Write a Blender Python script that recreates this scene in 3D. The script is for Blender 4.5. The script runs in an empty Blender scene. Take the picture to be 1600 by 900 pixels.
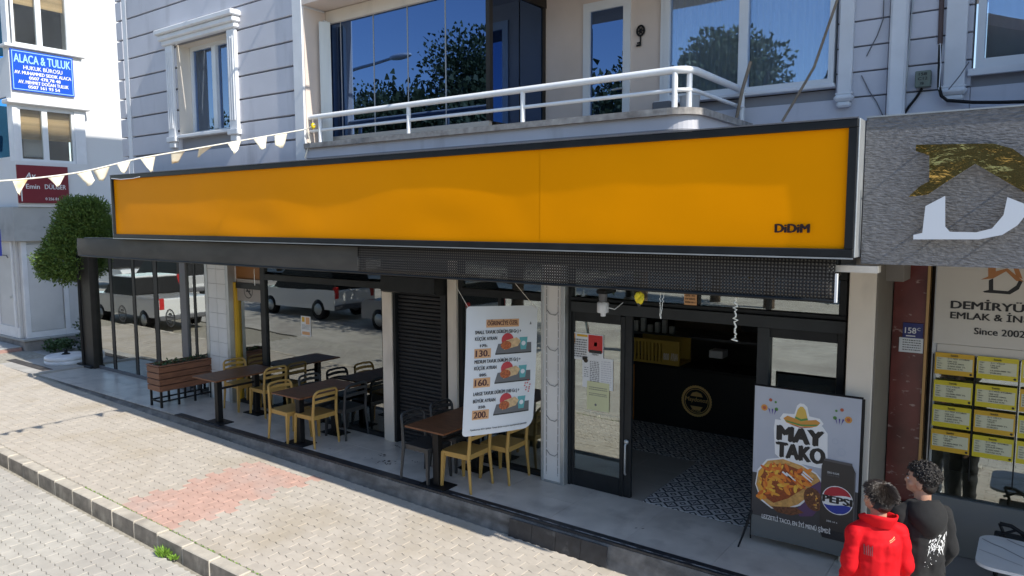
import bpy, bmesh, math, random
from mathutils import Vector, Matrix, noise
random.seed(7)
SC = bpy.context.scene
COL = SC.collection
R = math.radians
# ------------------------------------------------------------------ camera
F, H = 1131.3, 3.2
yaw, pitch, roll = R(-36.1435), R(5.4416), R(-0.1499)
_f = Vector((math.sin(yaw)*math.cos(pitch), math.cos(yaw)*math.cos(pitch), -math.sin(pitch)))
_r0 = Vector((math.cos(yaw), -math.sin(yaw), 0)); _u0 = _r0.cross(_f)
CR = _r0*math.cos(roll) + _u0*math.sin(roll); CU = -_r0*math.sin(roll) + _u0*math.cos(roll); CF = _f
CP = Vector((0, 0, H))
cam = bpy.data.cameras.new('camera'); cam.sensor_width = 36; cam.lens = F/1600*36
cam.clip_start = 0.05; cam.clip_end = 900
camo = bpy.data.objects.new('camera', cam); COL.objects.link(camo)
camo.matrix_world = Matrix(((CR.x, CU.x, -CF.x, 0), (CR.y, CU.y, -CF.y, 0), (CR.z, CU.z, -CF.z, H), (0, 0, 0, 1)))
SC.camera = camo
# ------------------------------------------------------------------ sky, sun, exposure
SD = Vector((1.0, -0.075, 0.88)).normalized()          # towards the sun
W = bpy.data.worlds.new('World'); SC.world = W; W.use_nodes = True
nt = W.node_tree; bg = nt.nodes['Background']
sky = nt.nodes.new('ShaderNodeTexSky'); sky.sky_type = 'NISHITA'; sky.sun_disc = False
sky.sun_elevation = math.asin(SD.z); sky.sun_rotation = math.atan2(SD.x, SD.y)
sky.air_density = 1.0; sky.dust_density = 0.25; sky.ozone_density = 1.5
nt.links.new(sky.outputs[0], bg.inputs[0]); bg.inputs[1].default_value = 0.15
sl = bpy.data.lights.new('sun', 'SUN'); sl.energy = 3.9; sl.angle = R(0.5); sl.color = (1, 0.95, 0.86)
so = bpy.data.objects.new('sun', sl); COL.objects.link(so); so.location = (20, -5, 30)
so.rotation_euler = SD.to_track_quat('Z', 'Y').to_euler()
SC.view_settings.view_transform = 'Standard'; SC.view_settings.look = 'None'
SC.view_settings.exposure = 0.62; SC.view_settings.gamma = 1
SC.cycles.max_bounces = 8; SC.cycles.transparent_max_bounces = 16; SC.cycles.glossy_bounces = 4
SC.cycles.sample_clamp_indirect = 6; SC.cycles.use_denoising = True

# ------------------------------------------------------------------ measuring helpers (a pixel of the 1600 wide photo seen on a real plane)
def ray(px, py): return CF + CR*((px-800)/F) - CU*((py-450)/F)
def onz(px, py, z=0.0): d = ray(px, py); return CP + d*((z-H)/d.z)
def ony(px, py, y): d = ray(px, py); return CP + d*(y/d.y)
def onx(px, py, x): d = ray(px, py); return CP + d*(x/d.x)
def atd(px, py, d): return CP + ray(px, py)*d

# ------------------------------------------------------------------ materials
MATS = {}
def mat(name, col, rough=0.7, metal=0.0, var=None, bump=None, spec=0.5, emit=None, sheen=0, coat=0, stain=None, objvar=0):
    if name in MATS: return MATS[name]
    m = bpy.data.materials.new(name); m.use_nodes = True; t = m.node_tree
    b = t.nodes['Principled BSDF']
    b.inputs['Base Color'].default_value = (*col, 1); b.inputs['Roughness'].default_value = rough
    b.inputs['Metallic'].default_value = metal; b.inputs['Specular IOR Level'].default_value = spec
    if sheen: b.inputs['Sheen Weight'].default_value = sheen
    if coat: b.inputs['Coat Weight'].default_value = coat
    geo = t.nodes.new('ShaderNodeNewGeometry'); pos = geo.outputs['Position']
    last = None
    def rgb(c):
        n = t.nodes.new('ShaderNodeRGB'); n.outputs[0].default_value = (*c, 1); return n.outputs[0]
    last = rgb(col)
    def mixc(fac, a, bb, mode='MIX'):
        n = t.nodes.new('ShaderNodeMix'); n.data_type = 'RGBA'; n.blend_type = mode
        if isinstance(fac, float): n.inputs[0].default_value = fac
        else: t.links.new(fac, n.inputs[0])
        t.links.new(a, n.inputs[6]); t.links.new(bb, n.inputs[7]); return n.outputs[2]
    def nz(scale, detail=5, stretch=None):
        n = t.nodes.new('ShaderNodeTexNoise'); n.inputs['Scale'].default_value = scale; n.inputs['Detail'].default_value = detail
        if stretch:
            mp = t.nodes.new('ShaderNodeMapping'); mp.inputs['Scale'].default_value = stretch
            t.links.new(pos, mp.inputs[0]); t.links.new(mp.outputs[0], n.inputs['Vector'])
        else: t.links.new(pos, n.inputs['Vector'])
        return n.outputs['Fac']
    def ramp(src, a, b_):
        n = t.nodes.new('ShaderNodeMapRange'); n.inputs[1].default_value = a; n.inputs[2].default_value = b_
        t.links.new(src, n.inputs[0]); return n.outputs[0]
    if var:                                                   # (scale, amount[, stretch])
        dark = rgb(tuple(c*(1-var[1]) for c in col)); lite = rgb(tuple(min(1, c*(1+var[1]*0.6)) for c in col))
        last = mixc(ramp(nz(var[0], 6, var[2] if len(var) > 2 else None), 0.3, 0.7), dark, lite)
    if stain:                                                 # (scale, colour, lo, hi)
        last = mixc(ramp(nz(stain[0], 8, stain[4] if len(stain) > 4 else None), stain[2], stain[3]), last, rgb(stain[1]))
    if objvar:
        oi = t.nodes.new('ShaderNodeObjectInfo')
        k = t.nodes.new('ShaderNodeMapRange'); k.inputs[3].default_value = 1-objvar; k.inputs[4].default_value = 1+objvar*0.5
        t.links.new(oi.outputs['Random'], k.inputs[0])
        vm = t.nodes.new('ShaderNodeVectorMath'); vm.operation = 'SCALE'
        t.links.new(last, vm.inputs[0]); t.links.new(k.outputs[0], vm.inputs['Scale']); last = vm.outputs[0]
    t.links.new(last, b.inputs['Base Color'])
    if bump:                                                  # (scale, strength, distance)
        bn = t.nodes.new('ShaderNodeBump'); bn.inputs['Strength'].default_value = bump[1]; bn.inputs['Distance'].default_value = bump[2] if len(bump) > 2 else 0.01
        t.links.new(nz(bump[0], 6, bump[3] if len(bump) > 3 else None), bn.inputs['Height']); t.links.new(bn.outputs[0], b.inputs['Normal'])
    MATS[name] = m; return m
def glass(name, tint, base, k, rough=0.0, wavy=0.0, refl=(0.93, 0.97, 0.95)):
    m = bpy.data.materials.new(name); m.use_nodes = True; t = m.node_tree; t.nodes.clear()
    o = t.nodes.new('ShaderNodeOutputMaterial'); mx = t.nodes.new('ShaderNodeMixShader')
    tr = t.nodes.new('ShaderNodeBsdfTransparent'); tr.inputs[0].default_value = (*tint, 1)
    gl = t.nodes.new('ShaderNodeBsdfGlossy'); gl.inputs['Roughness'].default_value = rough; gl.inputs[0].default_value = (*refl, 1)
    fr = t.nodes.new('ShaderNodeFresnel'); fr.inputs[0].default_value = 1.5
    ma = t.nodes.new('ShaderNodeMath'); ma.operation = 'MULTIPLY_ADD'; ma.use_clamp = True
    ma.inputs[1].default_value = k; ma.inputs[2].default_value = base
    t.links.new(fr.outputs[0], ma.inputs[0]); t.links.new(ma.outputs[0], mx.inputs[0])
    t.links.new(tr.outputs[0], mx.inputs[1]); t.links.new(gl.outputs[0], mx.inputs[2]); t.links.new(mx.outputs[0], o.inputs[0])
    if wavy:
        g = t.nodes.new('ShaderNodeNewGeometry'); n = t.nodes.new('ShaderNodeTexNoise'); n.inputs['Scale'].default_value = 1.3; n.inputs['Detail'].default_value = 1
        bn = t.nodes.new('ShaderNodeBump'); bn.inputs['Strength'].default_value = wavy; bn.inputs['Distance'].default_value = 0.02
        t.links.new(g.outputs['Position'], n.inputs['Vector']); t.links.new(n.outputs['Fac'], bn.inputs['Height']); t.links.new(bn.outputs[0], gl.inputs['Normal'])
    MATS[name] = m; return m

M_WALL = mat('painted_render', (0.60, 0.60, 0.64), 0.85, var=(1.2, 0.12), bump=(60, 0.15, 0.004), stain=(3.2, (0.38, 0.37, 0.38), 0.56, 0.80, (1, 1, 0.16)))
M_SIDE = mat('siding_paint', (0.60, 0.60, 0.645), 0.8, var=(0.9, 0.10), bump=(50, 0.12, 0.004), stain=(3.4, (0.40, 0.40, 0.43), 0.56, 0.82, (1, 1, 0.18)), objvar=0.05)
M_GROOVE = mat('dark_joint_paint', (0.30, 0.30, 0.32), 0.9)  # darker grey for the siding joints and the parapet line
M_TRIM = mat('white_trim', (0.74, 0.75, 0.77), 0.6, var=(4, 0.07), bump=(40, 0.1, 0.003))
M_CREAM = mat('cream_plaster', (0.66, 0.56, 0.49), 0.85, var=(2, 0.08), bump=(50, 0.1, 0.004))
M_BEIGE = mat('beige_paint', (0.70, 0.63, 0.54), 0.8, var=(1.5, 0.08), stain=(3, (0.42, 0.38, 0.33), 0.6, 0.9, (1, 1, 0.4)))
M_PVC = mat('white_pvc', (0.72, 0.74, 0.76), 0.35, var=(3, 0.05))
M_DARKM = mat('anthracite_metal', (0.017, 0.019, 0.021), 0.45, var=(5, 0.3), spec=0.25)
M_SHUT = mat('shutter_metal', (0.032, 0.032, 0.034), 0.45, metal=0.1, spec=0.3, var=(2.5, 0.25, (1, 1, 3)))
M_BLK = mat('black_plastic', (0.010, 0.010, 0.011), 0.5, spec=0.25)
M_ALU = mat('aluminium', (0.45, 0.47, 0.48), 0.4, metal=0.6, var=(6, 0.1))
M_RAIL = mat('white_rail_paint', (0.80, 0.81, 0.82), 0.35, var=(5, 0.05))
M_COPE = mat('grey_stone_coping', (0.36, 0.335, 0.31), 0.85, var=(14, 0.35), stain=(5, (0.20, 0.18, 0.165), 0.52, 0.7), bump=(40, 0.3, 0.006))
M_ORANGE = mat('orange_vinyl', (0.93, 0.325, 0.0), 0.5, spec=0.05, var=(0.7, 0.05))
M_SCREEN = None
M_TILEF = mat('pale_floor_tile', (0.63, 0.575, 0.51), 0.32, spec=0.3, var=(2.5, 0.16), bump=(8, 0.03, 0.004), stain=(3, (0.42, 0.38, 0.34), 0.52, 0.75), objvar=0.05)
M_GROUT = mat('grout', (0.26, 0.25, 0.25), 0.9)
M_BEIGEF = mat('beige_floor_tile', (0.42, 0.38, 0.33), 0.35, var=(2.5, 0.1), objvar=0.03)
M_STEPB = mat('black_edge_tile', (0.030, 0.032, 0.038), 0.45, var=(12, 0.35), stain=(9, (0.12, 0.12, 0.12), 0.6, 0.8))
M_RISER = mat('worn_concrete_riser', (0.20, 0.19, 0.18), 0.9, var=(7, 0.4), bump=(30, 0.5, 0.012), stain=(3.5, (0.09, 0.085, 0.08), 0.5, 0.7, (0.5, 1, 2)))
M_PAVE = mat('cream_concrete_paver', (0.51, 0.455, 0.385), 0.9, var=(7, 0.10), bump=(140, 0.35, 0.004), stain=(1.3, (0.44, 0.38, 0.30), 0.48, 0.70), objvar=0.06)
M_PINK = mat('pink_concrete_paver', (0.56, 0.36, 0.29), 0.9, var=(7, 0.12), bump=(140, 0.35, 0.004), stain=(1.6, (0.50, 0.40, 0.35), 0.5, 0.75), objvar=0.06)
M_ROADP = mat('grey_concrete_paver', (0.49, 0.46, 0.405), 0.9, var=(6, 0.14), bump=(140, 0.4, 0.004), stain=(0.9, (0.40, 0.37, 0.33), 0.48, 0.72), objvar=0.06)
M_SAND = mat("joint_sand", (0.36, 0.33, 0.27), 0.95, var=(20, 0.3))
M_KERB = mat('kerb_concrete', (0.53, 0.48, 0.40), 0.9, var=(9, 0.15), bump=(70, 0.5, 0.006), stain=(3, (0.36, 0.32, 0.27), 0.52, 0.72), objvar=0.05)
M_KERBF = mat('shaded_dirty_kerb_face', (0.27, 0.24, 0.205), 0.95, var=(9, 0.3), bump=(60, 0.6, 0.008), stain=(5, (0.42, 0.38, 0.32), 0.55, 0.72, (1, 1, 0.5)))  # street face darkened for its shade, on top of real dirt
M_RTILE = mat('white_brick_tile', (0.70, 0.70, 0.70), 0.45, var=(5, 0.05), objvar=0.04)
M_YEL = mat('ochre_paint', (0.62, 0.36, 0.02), 0.5, var=(3, 0.08))
M_CHY = mat('ochre_chair_plastic', (0.46, 0.285, 0.085), 0.5, var=(6, 0.08), spec=0.3)
M_CHD = mat('charcoal_chair_plastic', (0.035, 0.037, 0.040), 0.5, var=(6, 0.15))
M_WOOD = mat('brown_table_laminate', (0.17, 0.070, 0.032), 0.5, spec=0.3, var=(5, 0.3, (1.2, 9, 9)))
M_PLANK = mat('stained_planter_wood', (0.20, 0.085, 0.045), 0.6, var=(7, 0.35, (7, 0.9, 7)), objvar=0.12)
M_SOIL = mat('soil', (0.05, 0.035, 0.025), 0.95, var=(30, 0.4))
M_WHITEP = mat('white_plastic', (0.72, 0.74, 0.78), 0.35, var=(4, 0.08))
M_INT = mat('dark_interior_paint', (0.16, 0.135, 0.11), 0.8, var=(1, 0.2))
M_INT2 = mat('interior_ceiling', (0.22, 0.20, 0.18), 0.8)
M_CNT = mat('black_counter_front', (0.006, 0.006, 0.006), 0.55)
M_MARB = mat('red_marble', (0.135, 0.030, 0.024), 0.25, var=(3, 0.4), stain=(11, (0.34, 0.22, 0.19), 0.63, 0.70, (1, 1, 2.2)))
M_GREY = mat('grey_render', (0.34, 0.34, 0.35), 0.8, var=(2, 0.1))
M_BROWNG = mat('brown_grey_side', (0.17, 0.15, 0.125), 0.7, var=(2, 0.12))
M_GOLD = mat('gold_mirror', (0.66, 0.44, 0.13), 0.12, metal=1.0, bump=(2.6, 0.7, 0.05, (1, 1, 1.6)))
M_SILV = mat('white_acrylic_letter', (0.72, 0.75, 0.80), 0.12, coat=0.6)
M_OFFW = mat('off_white_board', (0.60, 0.56, 0.50), 0.5, var=(1.5, 0.06))
M_SLAB = mat('split_stone_panel', (0.20, 0.20, 0.21), 0.8, var=(18, 0.35, (1, 1, 3)), bump=(34, 0.9, 0.040, (0.8, 1, 2.4)))
M_LEAF = mat('conifer_leaf', (0.105, 0.175, 0.028), 0.7, var=(9, 0.45), objvar=0.1)
M_LEAF2 = mat('broad_leaf', (0.05, 0.10, 0.03), 0.6, var=(5, 0.5))
M_PINE = mat('pine_leaf', (0.060, 0.085, 0.032), 0.7, var=(1.5, 0.5))
M_GRASS = mat('weed_green', (0.16, 0.30, 0.03), 0.7, var=(20, 0.3))
M_BARK = mat('bark', (0.09, 0.06, 0.04), 0.9, var=(12, 0.3), bump=(30, 0.6, 0.01))
M_NB = mat('neighbour_render', (0.70, 0.70, 0.70), 0.9, var=(0.7, 0.05), bump=(50, 0.1, 0.003))
M_NBG = mat('neighbour_concrete_band', (0.40, 0.40, 0.39), 0.85, var=(1.4, 0.12), stain=(2.5, (0.30, 0.30, 0.29), 0.55, 0.8))
M_STONE = mat('rough_stone_plinth', (0.27, 0.25, 0.235), 0.9, var=(4, 0.35), bump=(14, 0.8, 0.02))
M_PINKST = mat('pink_step_tile', (0.36, 0.22, 0.19), 0.6, var=(5, 0.2))
M_BLUES = mat('blue_sign_vinyl', (0.006, 0.075, 0.50), 0.35)
M_SKYB = mat('pale_blue_lettering', (0.35, 0.62, 0.90), 0.4)
M_WHITE = mat('white_print', (0.78, 0.78, 0.78), 0.5)
M_PAPER = mat('paper_white', (0.68, 0.69, 0.70), 0.5, var=(3, 0.04))
M_RED = mat('dark_red_sign', (0.18, 0.012, 0.022), 0.4)
M_REDL = mat('red_print', (0.50, 0.02, 0.02), 0.5)
M_BLACKP = mat('black_print', (0.012, 0.012, 0.013), 0.5)
M_TAN = mat('tan_print', (0.62, 0.33, 0.15), 0.5)
M_GREYP = mat('grey_print', (0.13, 0.13, 0.14), 0.5)
M_CURT = mat('sheer_curtain', (0.62, 0.64, 0.62), 0.9, var=(3, 0.1, (6, 6, 0.3)))
M_BLIND = mat('striped_blind', (0.70, 0.52, 0.30), 0.8, var=(1, 0.6, (0.2, 0.2, 5)))
M_STRING = mat('string_white', (0.75, 0.72, 0.62), 0.8)
M_FLAG = mat('pennant_cream', (0.78, 0.72, 0.58), 0.8, var=(8, 0.12), stain=(6, (0.70, 0.50, 0.25), 0.55, 0.7))
M_BAMB = mat('weathered_stick', (0.28, 0.22, 0.16), 0.8, var=(9, 0.3))
G_SHOP = glass('shop_glass', (0.80, 0.85, 0.83), 0.17, 1.8, rough=0.012, wavy=0.07)
G_ROOM = glass('glass_room_pane', (0.86, 0.90, 0.88), 0.24, 1.9, rough=0.012, wavy=0.06)
G_DARK = glass('tinted_balcony_glass', (0.05, 0.06, 0.08), 0.30, 1.2, wavy=0.03, refl=(0.26, 0.42, 0.78))
G_WIN = glass('window_glass', (0.95, 0.97, 0.97), 0.18, 1.5, wavy=0.04, refl=(0.50, 0.66, 0.95))
def trim_screen():
    m = bpy.data.materials.new('woven_screen_fabric'); m.use_nodes = True; t = m.node_tree; b = t.nodes['Principled BSDF']
    b.inputs['Base Color'].default_value = (0.05, 0.046, 0.044, 1); b.inputs['Roughness'].default_value = 0.85; b.inputs['Specular IOR Level'].default_value = 0.15
    g = t.nodes.new('ShaderNodeNewGeometry'); sx = t.nodes.new('ShaderNodeSeparateXYZ'); t.links.new(g.outputs['Position'], sx.inputs[0])
    def grid(o, p, w):
        a = t.nodes.new('ShaderNodeMath'); a.operation = 'MULTIPLY'; a.inputs[1].default_value = 1/p; t.links.new(o, a.inputs[0])
        f = t.nodes.new('ShaderNodeMath'); f.operation = 'FRACT'; t.links.new(a.outputs[0], f.inputs[0])
        l = t.nodes.new('ShaderNodeMath'); l.operation = 'LESS_THAN'; l.inputs[1].default_value = w; t.links.new(f.outputs[0], l.inputs[0]); return l.outputs[0]
    mu = t.nodes.new('ShaderNodeMath'); mu.operation = 'MULTIPLY'
    t.links.new(grid(sx.outputs[0], 0.027, 0.34), mu.inputs[0]); t.links.new(grid(sx.outputs[2], 0.027, 0.34), mu.inputs[1])
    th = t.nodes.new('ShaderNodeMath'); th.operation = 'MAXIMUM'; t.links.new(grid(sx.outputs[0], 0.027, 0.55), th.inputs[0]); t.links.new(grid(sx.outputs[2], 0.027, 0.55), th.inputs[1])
    mc = t.nodes.new('ShaderNodeMix'); mc.data_type = 'RGBA'; mc.inputs[6].default_value = (0.12, 0.11, 0.095, 1); mc.inputs[7].default_value = (0.034, 0.030, 0.028, 1)  # paler dots: brightness from behind the weave put into the colour
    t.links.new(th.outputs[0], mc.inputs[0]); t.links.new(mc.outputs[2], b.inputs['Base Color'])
    tr = t.nodes.new('ShaderNodeBsdfTransparent'); mx = t.nodes.new('ShaderNodeMixShader')
    t.links.new(mu.outputs[0], mx.inputs[0]); t.links.new(b.outputs[0], mx.inputs[1]); t.links.new(tr.outputs[0], mx.inputs[2])
    t.links.new(mx.outputs[0], t.nodes['Material Output'].inputs[0]); return m
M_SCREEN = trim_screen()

# ------------------------------------------------------------------ mesh builder
class MB:
    def __init__(s): s.v = []; s.f = []; s.mi = []; s.mats = []; s.sm = []
    def m(s, mt):
        if mt not in s.mats: s.mats.append(mt)
        return s.mats.index(mt)
    def add(s, vs, fs, mt, smooth=False):
        o = len(s.v); s.v += [tuple(p) for p in vs]; i = s.m(mt)
        for f in fs: s.f.append([o+a for a in f]); s.mi.append(i); s.sm.append(smooth)
    def box(s, x0, x1, y0, y1, z0, z1, mt):
        vs = [(x, y, z) for z in (z0, z1) for y in (y0, y1) for x in (x0, x1)]
        s.add(vs, [(0, 2, 3, 1), (4, 5, 7, 6), (0, 1, 5, 4), (2, 6, 7, 3), (0, 4, 6, 2), (1, 3, 7, 5)], mt); return s
    def bev(s, x0, x1, y0, y1, z0, z1, mt, b=0.01):       # box with chamfered edges
        bm = bmesh.new(); bmesh.ops.create_cube(bm, size=1)
        for v in bm.verts: v.co = Vector(((x0+x1)/2+v.co.x*(x1-x0), (y0+y1)/2+v.co.y*(y1-y0), (z0+z1)/2+v.co.z*(z1-z0)))
        bmesh.ops.bevel(bm, geom=bm.edges[:], offset=b, segments=1, affect='EDGES')
        bm.verts.index_update()
        s.add([v.co.copy() for v in bm.verts], [[v.index for v in f.verts] for f in bm.faces], mt)
        bm.free(); return s
    def hexa(s, P, mt):                                    # 8 points: bottom 4 ccw, top 4 ccw
        s.add(P, [(3, 2, 1, 0), (4, 5, 6, 7), (0, 1, 5, 4), (1, 2, 6, 5), (2, 3, 7, 6), (3, 0, 4, 7)], mt); return s
    def prism(s, poly, fn0, fn1, mt, smooth=False):        # poly of 2D points; fn0/fn1 map them to 3D
        n = len(poly); a = [fn0(*p) for p in poly]; b = [fn1(*p) for p in poly]
        s.add(a+b, [list(range(n))[::-1], list(range(n, 2*n))] , mt)
        s.add(a+b, [(i, (i+1) % n, n+(i+1) % n, n+i) for i in range(n)], mt, smooth); return s
    def tube(s, pts, r, mt, seg=8, cap=True, smooth=True, flat=1.0):
        pts = [Vector(p) for p in pts]; n = len(pts); rs = r if isinstance(r, (list, tuple)) else [r]*n
        rings = []; prev = None
        for i, p in enumerate(pts):
            d = (pts[min(i+1, n-1)]-pts[max(i-1, 0)]).normalized()
            if prev is None:
                up = Vector((0, 0, 1)) if abs(d.z) < 0.9 else Vector((1, 0, 0)); a = d.cross(up).normalized()
            else: a = (prev - d*prev.dot(d)).normalized()
            prev = a; b = d.cross(a)
            rings.append([p + (a*math.cos(2*math.pi*k/seg) + b*math.sin(2*math.pi*k/seg)*flat)*rs[i] for k in range(seg)])
        vs = [q for ring in rings for q in ring]
        fs = [(i*seg+k, i*seg+(k+1) % seg, (i+1)*seg+(k+1) % seg, (i+1)*seg+k) for i in range(n-1) for k in range(seg)]
        s.add(vs, fs, mt, smooth)
        if cap: s.add(rings[0]+rings[-1], [list(range(seg))[::-1], list(range(seg, 2*seg))], mt)
        return s
    def lathe(s, cx, cy, prof, mt, seg=20, smooth=True, fn=None):
        vs = []; n = len(prof)
        for (r, z) in prof:
            for k in range(seg):
                a = 2*math.pi*k/seg; rr = r*(fn(a, z) if fn else 1); vs.append((cx+rr*math.cos(a), cy+rr*math.sin(a), z))
        s.add(vs, [(i*seg+k, i*seg+(k+1) % seg, (i+1)*seg+(k+1) % seg, (i+1)*seg+k) for i in range(n-1) for k in range(seg)], mt, smooth)
        s.add(vs[:seg]+vs[-seg:], [list(range(seg))[::-1], list(range(seg, 2*seg))], mt); return s
    def ell(s, c, r, mt, seg=16, rings=10, jit=0.0, rot=None):
        vs = []
        for i in range(rings+1):
            th = math.pi*i/rings
            for k in range(seg):
                ph = 2*math.pi*k/seg
                v = Vector((r[0]*math.sin(th)*math.cos(ph), r[1]*math.sin(th)*math.sin(ph), r[2]*math.cos(th)))
                if rot: v = rot @ v
                v += Vector(c)
                if jit: v += Vector(c and noise.noise_vector(v*7))*jit
                vs.append(v)
        s.add(vs, [(i*seg+k, (i+1)*seg+k, (i+1)*seg+(k+1) % seg, i*seg+(k+1) % seg) for i in range(rings) for k in range(seg)], mt, True); return s
    def build(s, name, parent=None, world=True, mesh_only=False):
        off = Vector((0, 0, 0)); p = parent
        while p is not None and world: off += p.location; p = p.parent
        me = bpy.data.meshes.new(name)
        me.from_pydata([(v[0]-off.x, v[1]-off.y, v[2]-off.z) for v in s.v], [], s.f)
        for mt in s.mats: me.materials.append(mt)
        me.polygons.foreach_set('material_index', s.mi); me.polygons.foreach_set('use_smooth', s.sm); me.update()
        if mesh_only: return me
        o = bpy.data.objects.new(name, me); COL.objects.link(o)
        if parent: o.parent = parent
        return o
def tag(o, label=None, cat=None, group=None, kind=None):
    if label: o['label'] = label
    if cat: o['category'] = cat
    if group: o['group'] = group
    if kind: o['kind'] = kind
    return o
def thing(name, label, cat, loc=(0, 0, 0), group=None):
    o = bpy.data.objects.new(name, None); COL.objects.link(o); o.location = loc; o.empty_display_size = 0.1
    return tag(o, label, cat, group)
def kids(o): return [c for c in ALLKIDS.get(o.name, [])]
def copy_tree(o, loc, rz=0, label=None):
    def cp(a, par):
        c = a.copy(); COL.objects.link(c); c.parent = par
        for ch in a.children: cp(ch, c)
        return c
    c = cp(o, None); c.location = loc; c.rotation_euler = (0, 0, rz)
    if label: c['label'] = label
    return c
def B(name, parent, x0, x1, y0, y1, z0, z1, mt, b=0):
    m = MB(); (m.bev(x0, x1, y0, y1, z0, z1, mt, b) if b else m.box(x0, x1, y0, y1, z0, z1, mt)); return m.build(name, parent)

# ------------------------------------------------------------------ flat print on a panel
_TC = {}
def text_mesh(body, bold=0.0, space=1.0, shear=0.0):
    key = (body, bold, space, shear)
    if key in _TC: return _TC[key]
    c = bpy.data.curves.new('t', 'FONT'); c.body = body; c.resolution_u = 3; c.offset = bold; c.space_character = space; c.shear = shear
    o = bpy.data.objects.new('t', c); COL.objects.link(o)
    bpy.context.view_layer.update()
    me = bpy.data.meshes.new_from_object(o)
    vs = [(v.co.x, v.co.y) for v in me.vertices]; fs = [list(p.vertices) for p in me.polygons]
    bpy.data.objects.remove(o); bpy.data.curves.remove(c); bpy.data.meshes.remove(me)
    x0 = min(v[0] for v in vs); x1 = max(v[0] for v in vs); y0 = min(v[1] for v in vs); y1 = max(v[1] for v in vs)
    _TC[key] = ([(x-x0, y-y0) for x, y in vs], fs, x1-x0, y1-y0); return _TC[key]
class Panel:
    """2D drawing surface: fn(u, v, h) -> 3D; u right, v up (metres), h out of the face."""
    def __init__(s, fn, grid=0): s.fn = fn; s.mb = MB(); s.h = 0.002; s.grid = grid
    def poly(s, pts, mt, h=None):
        h = s.h if h is None else h
        if s.grid:                                          # on a curved face the print follows the curve
            bm = bmesh.new(); bm.faces.new([bm.verts.new((u, v, 0)) for u, v in pts])
            for ax in (0, 1):
                lo, hi = min(p[ax] for p in pts), max(p[ax] for p in pts); k = math.ceil(lo/s.grid)
                while k*s.grid < hi:
                    co = [0, 0, 0]; no = [0, 0, 0]; co[ax] = k*s.grid; no[ax] = 1
                    bmesh.ops.bisect_plane(bm, geom=bm.verts[:]+bm.edges[:]+bm.faces[:], plane_co=co, plane_no=no); k += 1
            bm.verts.index_update(); s.mb.add([s.fn(v.co.x, v.co.y, h) for v in bm.verts], [[v.index for v in f.verts] for f in bm.faces], mt); bm.free(); return s
        s.mb.add([s.fn(u, v, h) for u, v in pts], [list(range(len(pts)))], mt); return s
    def rect(s, u0, v0, u1, v1, mt, h=None): return s.poly([(u0, v0), (u1, v0), (u1, v1), (u0, v1)], mt, h)
    def disc(s, u, v, r, mt, h=None, ry=None, n=28, rot=0):
        ry = ry or r; c, q = math.cos(rot), math.sin(rot)
        return s.poly([(u+r*math.cos(a)*c-ry*math.sin(a)*q, v+r*math.cos(a)*q+ry*math.sin(a)*c) for a in [2*math.pi*k/n for k in range(n)]], mt, h)
    def ring(s, u, v, r0, r1, mt, h=None, n=36, teeth=0):
        h = s.h if h is None else h
        A = [2*math.pi*k/n for k in range(n)]
        R1 = [r1*(1+(0.035 if teeth and k % 2 else 0)) for k in range(n)]
        vs = [s.fn(u+r0*math.cos(a), v+r0*math.sin(a), h) for a in A]+[s.fn(u+R1[k]*math.cos(a), v+R1[k]*math.sin(a), h) for k, a in enumerate(A)]
        s.mb.add(vs, [(k, n+k, n+(k+1) % n, (k+1) % n) for k in range(n)], mt); return s
    def text(s, body, u, v, h_, mt, w=None, bold=0.012, al='L', h=None, mb=None, space=1.0, shear=0.0, rot=0.0):
        """baseline-left (or centre with al='C') at u,v; cap height h_; optional total width w"""
        copies = [0.0]
        if bold > 0.005: copies = [-bold, -bold/3, bold/3, bold]
        bold = 0.0
        vs, fs, tw, th = text_mesh(body, bold, space, shear)
        hh = text_mesh('H', bold)[3] if not any(ch in body for ch in 'İÜÖŞÇ') else th
        sy = h_/text_mesh('H', bold)[3]; sx = (w/tw) if w else sy
        W_ = tw*sx; u0 = u-(W_/2 if al == 'C' else 0)
        hz = (s.h+0.002) if h is None else h; c, q = math.cos(rot), math.sin(rot)
        base = min(0, 0)
        for ci, dx in enumerate(copies):
            (mb or s.mb).add([s.fn(u0+((x+dx)*sx)*c-(y*sy)*q, v+((x+dx)*sx)*q+(y*sy)*c, hz+ci*0.00025) for x, y in vs], fs, mt)
            if len(copies) > 1: (mb or s.mb).add([s.fn(u0+((x+dx*0.5)*sx)*c-((y+dx*0.4)*sy)*q, v+((x+dx*0.5)*sx)*q+((y+dx*0.4)*sy)*c, hz+ci*0.00025+0.0008) for x, y in vs], fs, mt)
        return s
    def build(s, name, parent): return s.mb.build(name, parent)
def planar(o, U, V, N=None):
    o, U, V = Vector(o), Vector(U).normalized(), Vector(V).normalized(); N = U.cross(V) if N is None else Vector(N)
    return lambda u, v, h: o+U*u+V*v+N*h
def wallfn(y, x0=0, z0=0):                                   # a face that looks towards -y
    return lambda u, v, h: Vector((x0+u, y-h, z0+v))
def xfn(x, y0=0, z0=0):                                      # a face that looks towards +x
    return lambda u, v, h: Vector((x+h, y0+u, z0+v))
def struct(o): o['kind'] = 'structure'; return o
def copymesh(name, me, parent, loc=(0, 0, 0), rot=(0, 0, 0), sc=(1, 1, 1)):
    o = bpy.data.objects.new(name, me); COL.objects.link(o); o.parent = parent; o.location = loc; o.rotation_euler = rot; o.scale = sc; return o

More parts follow.
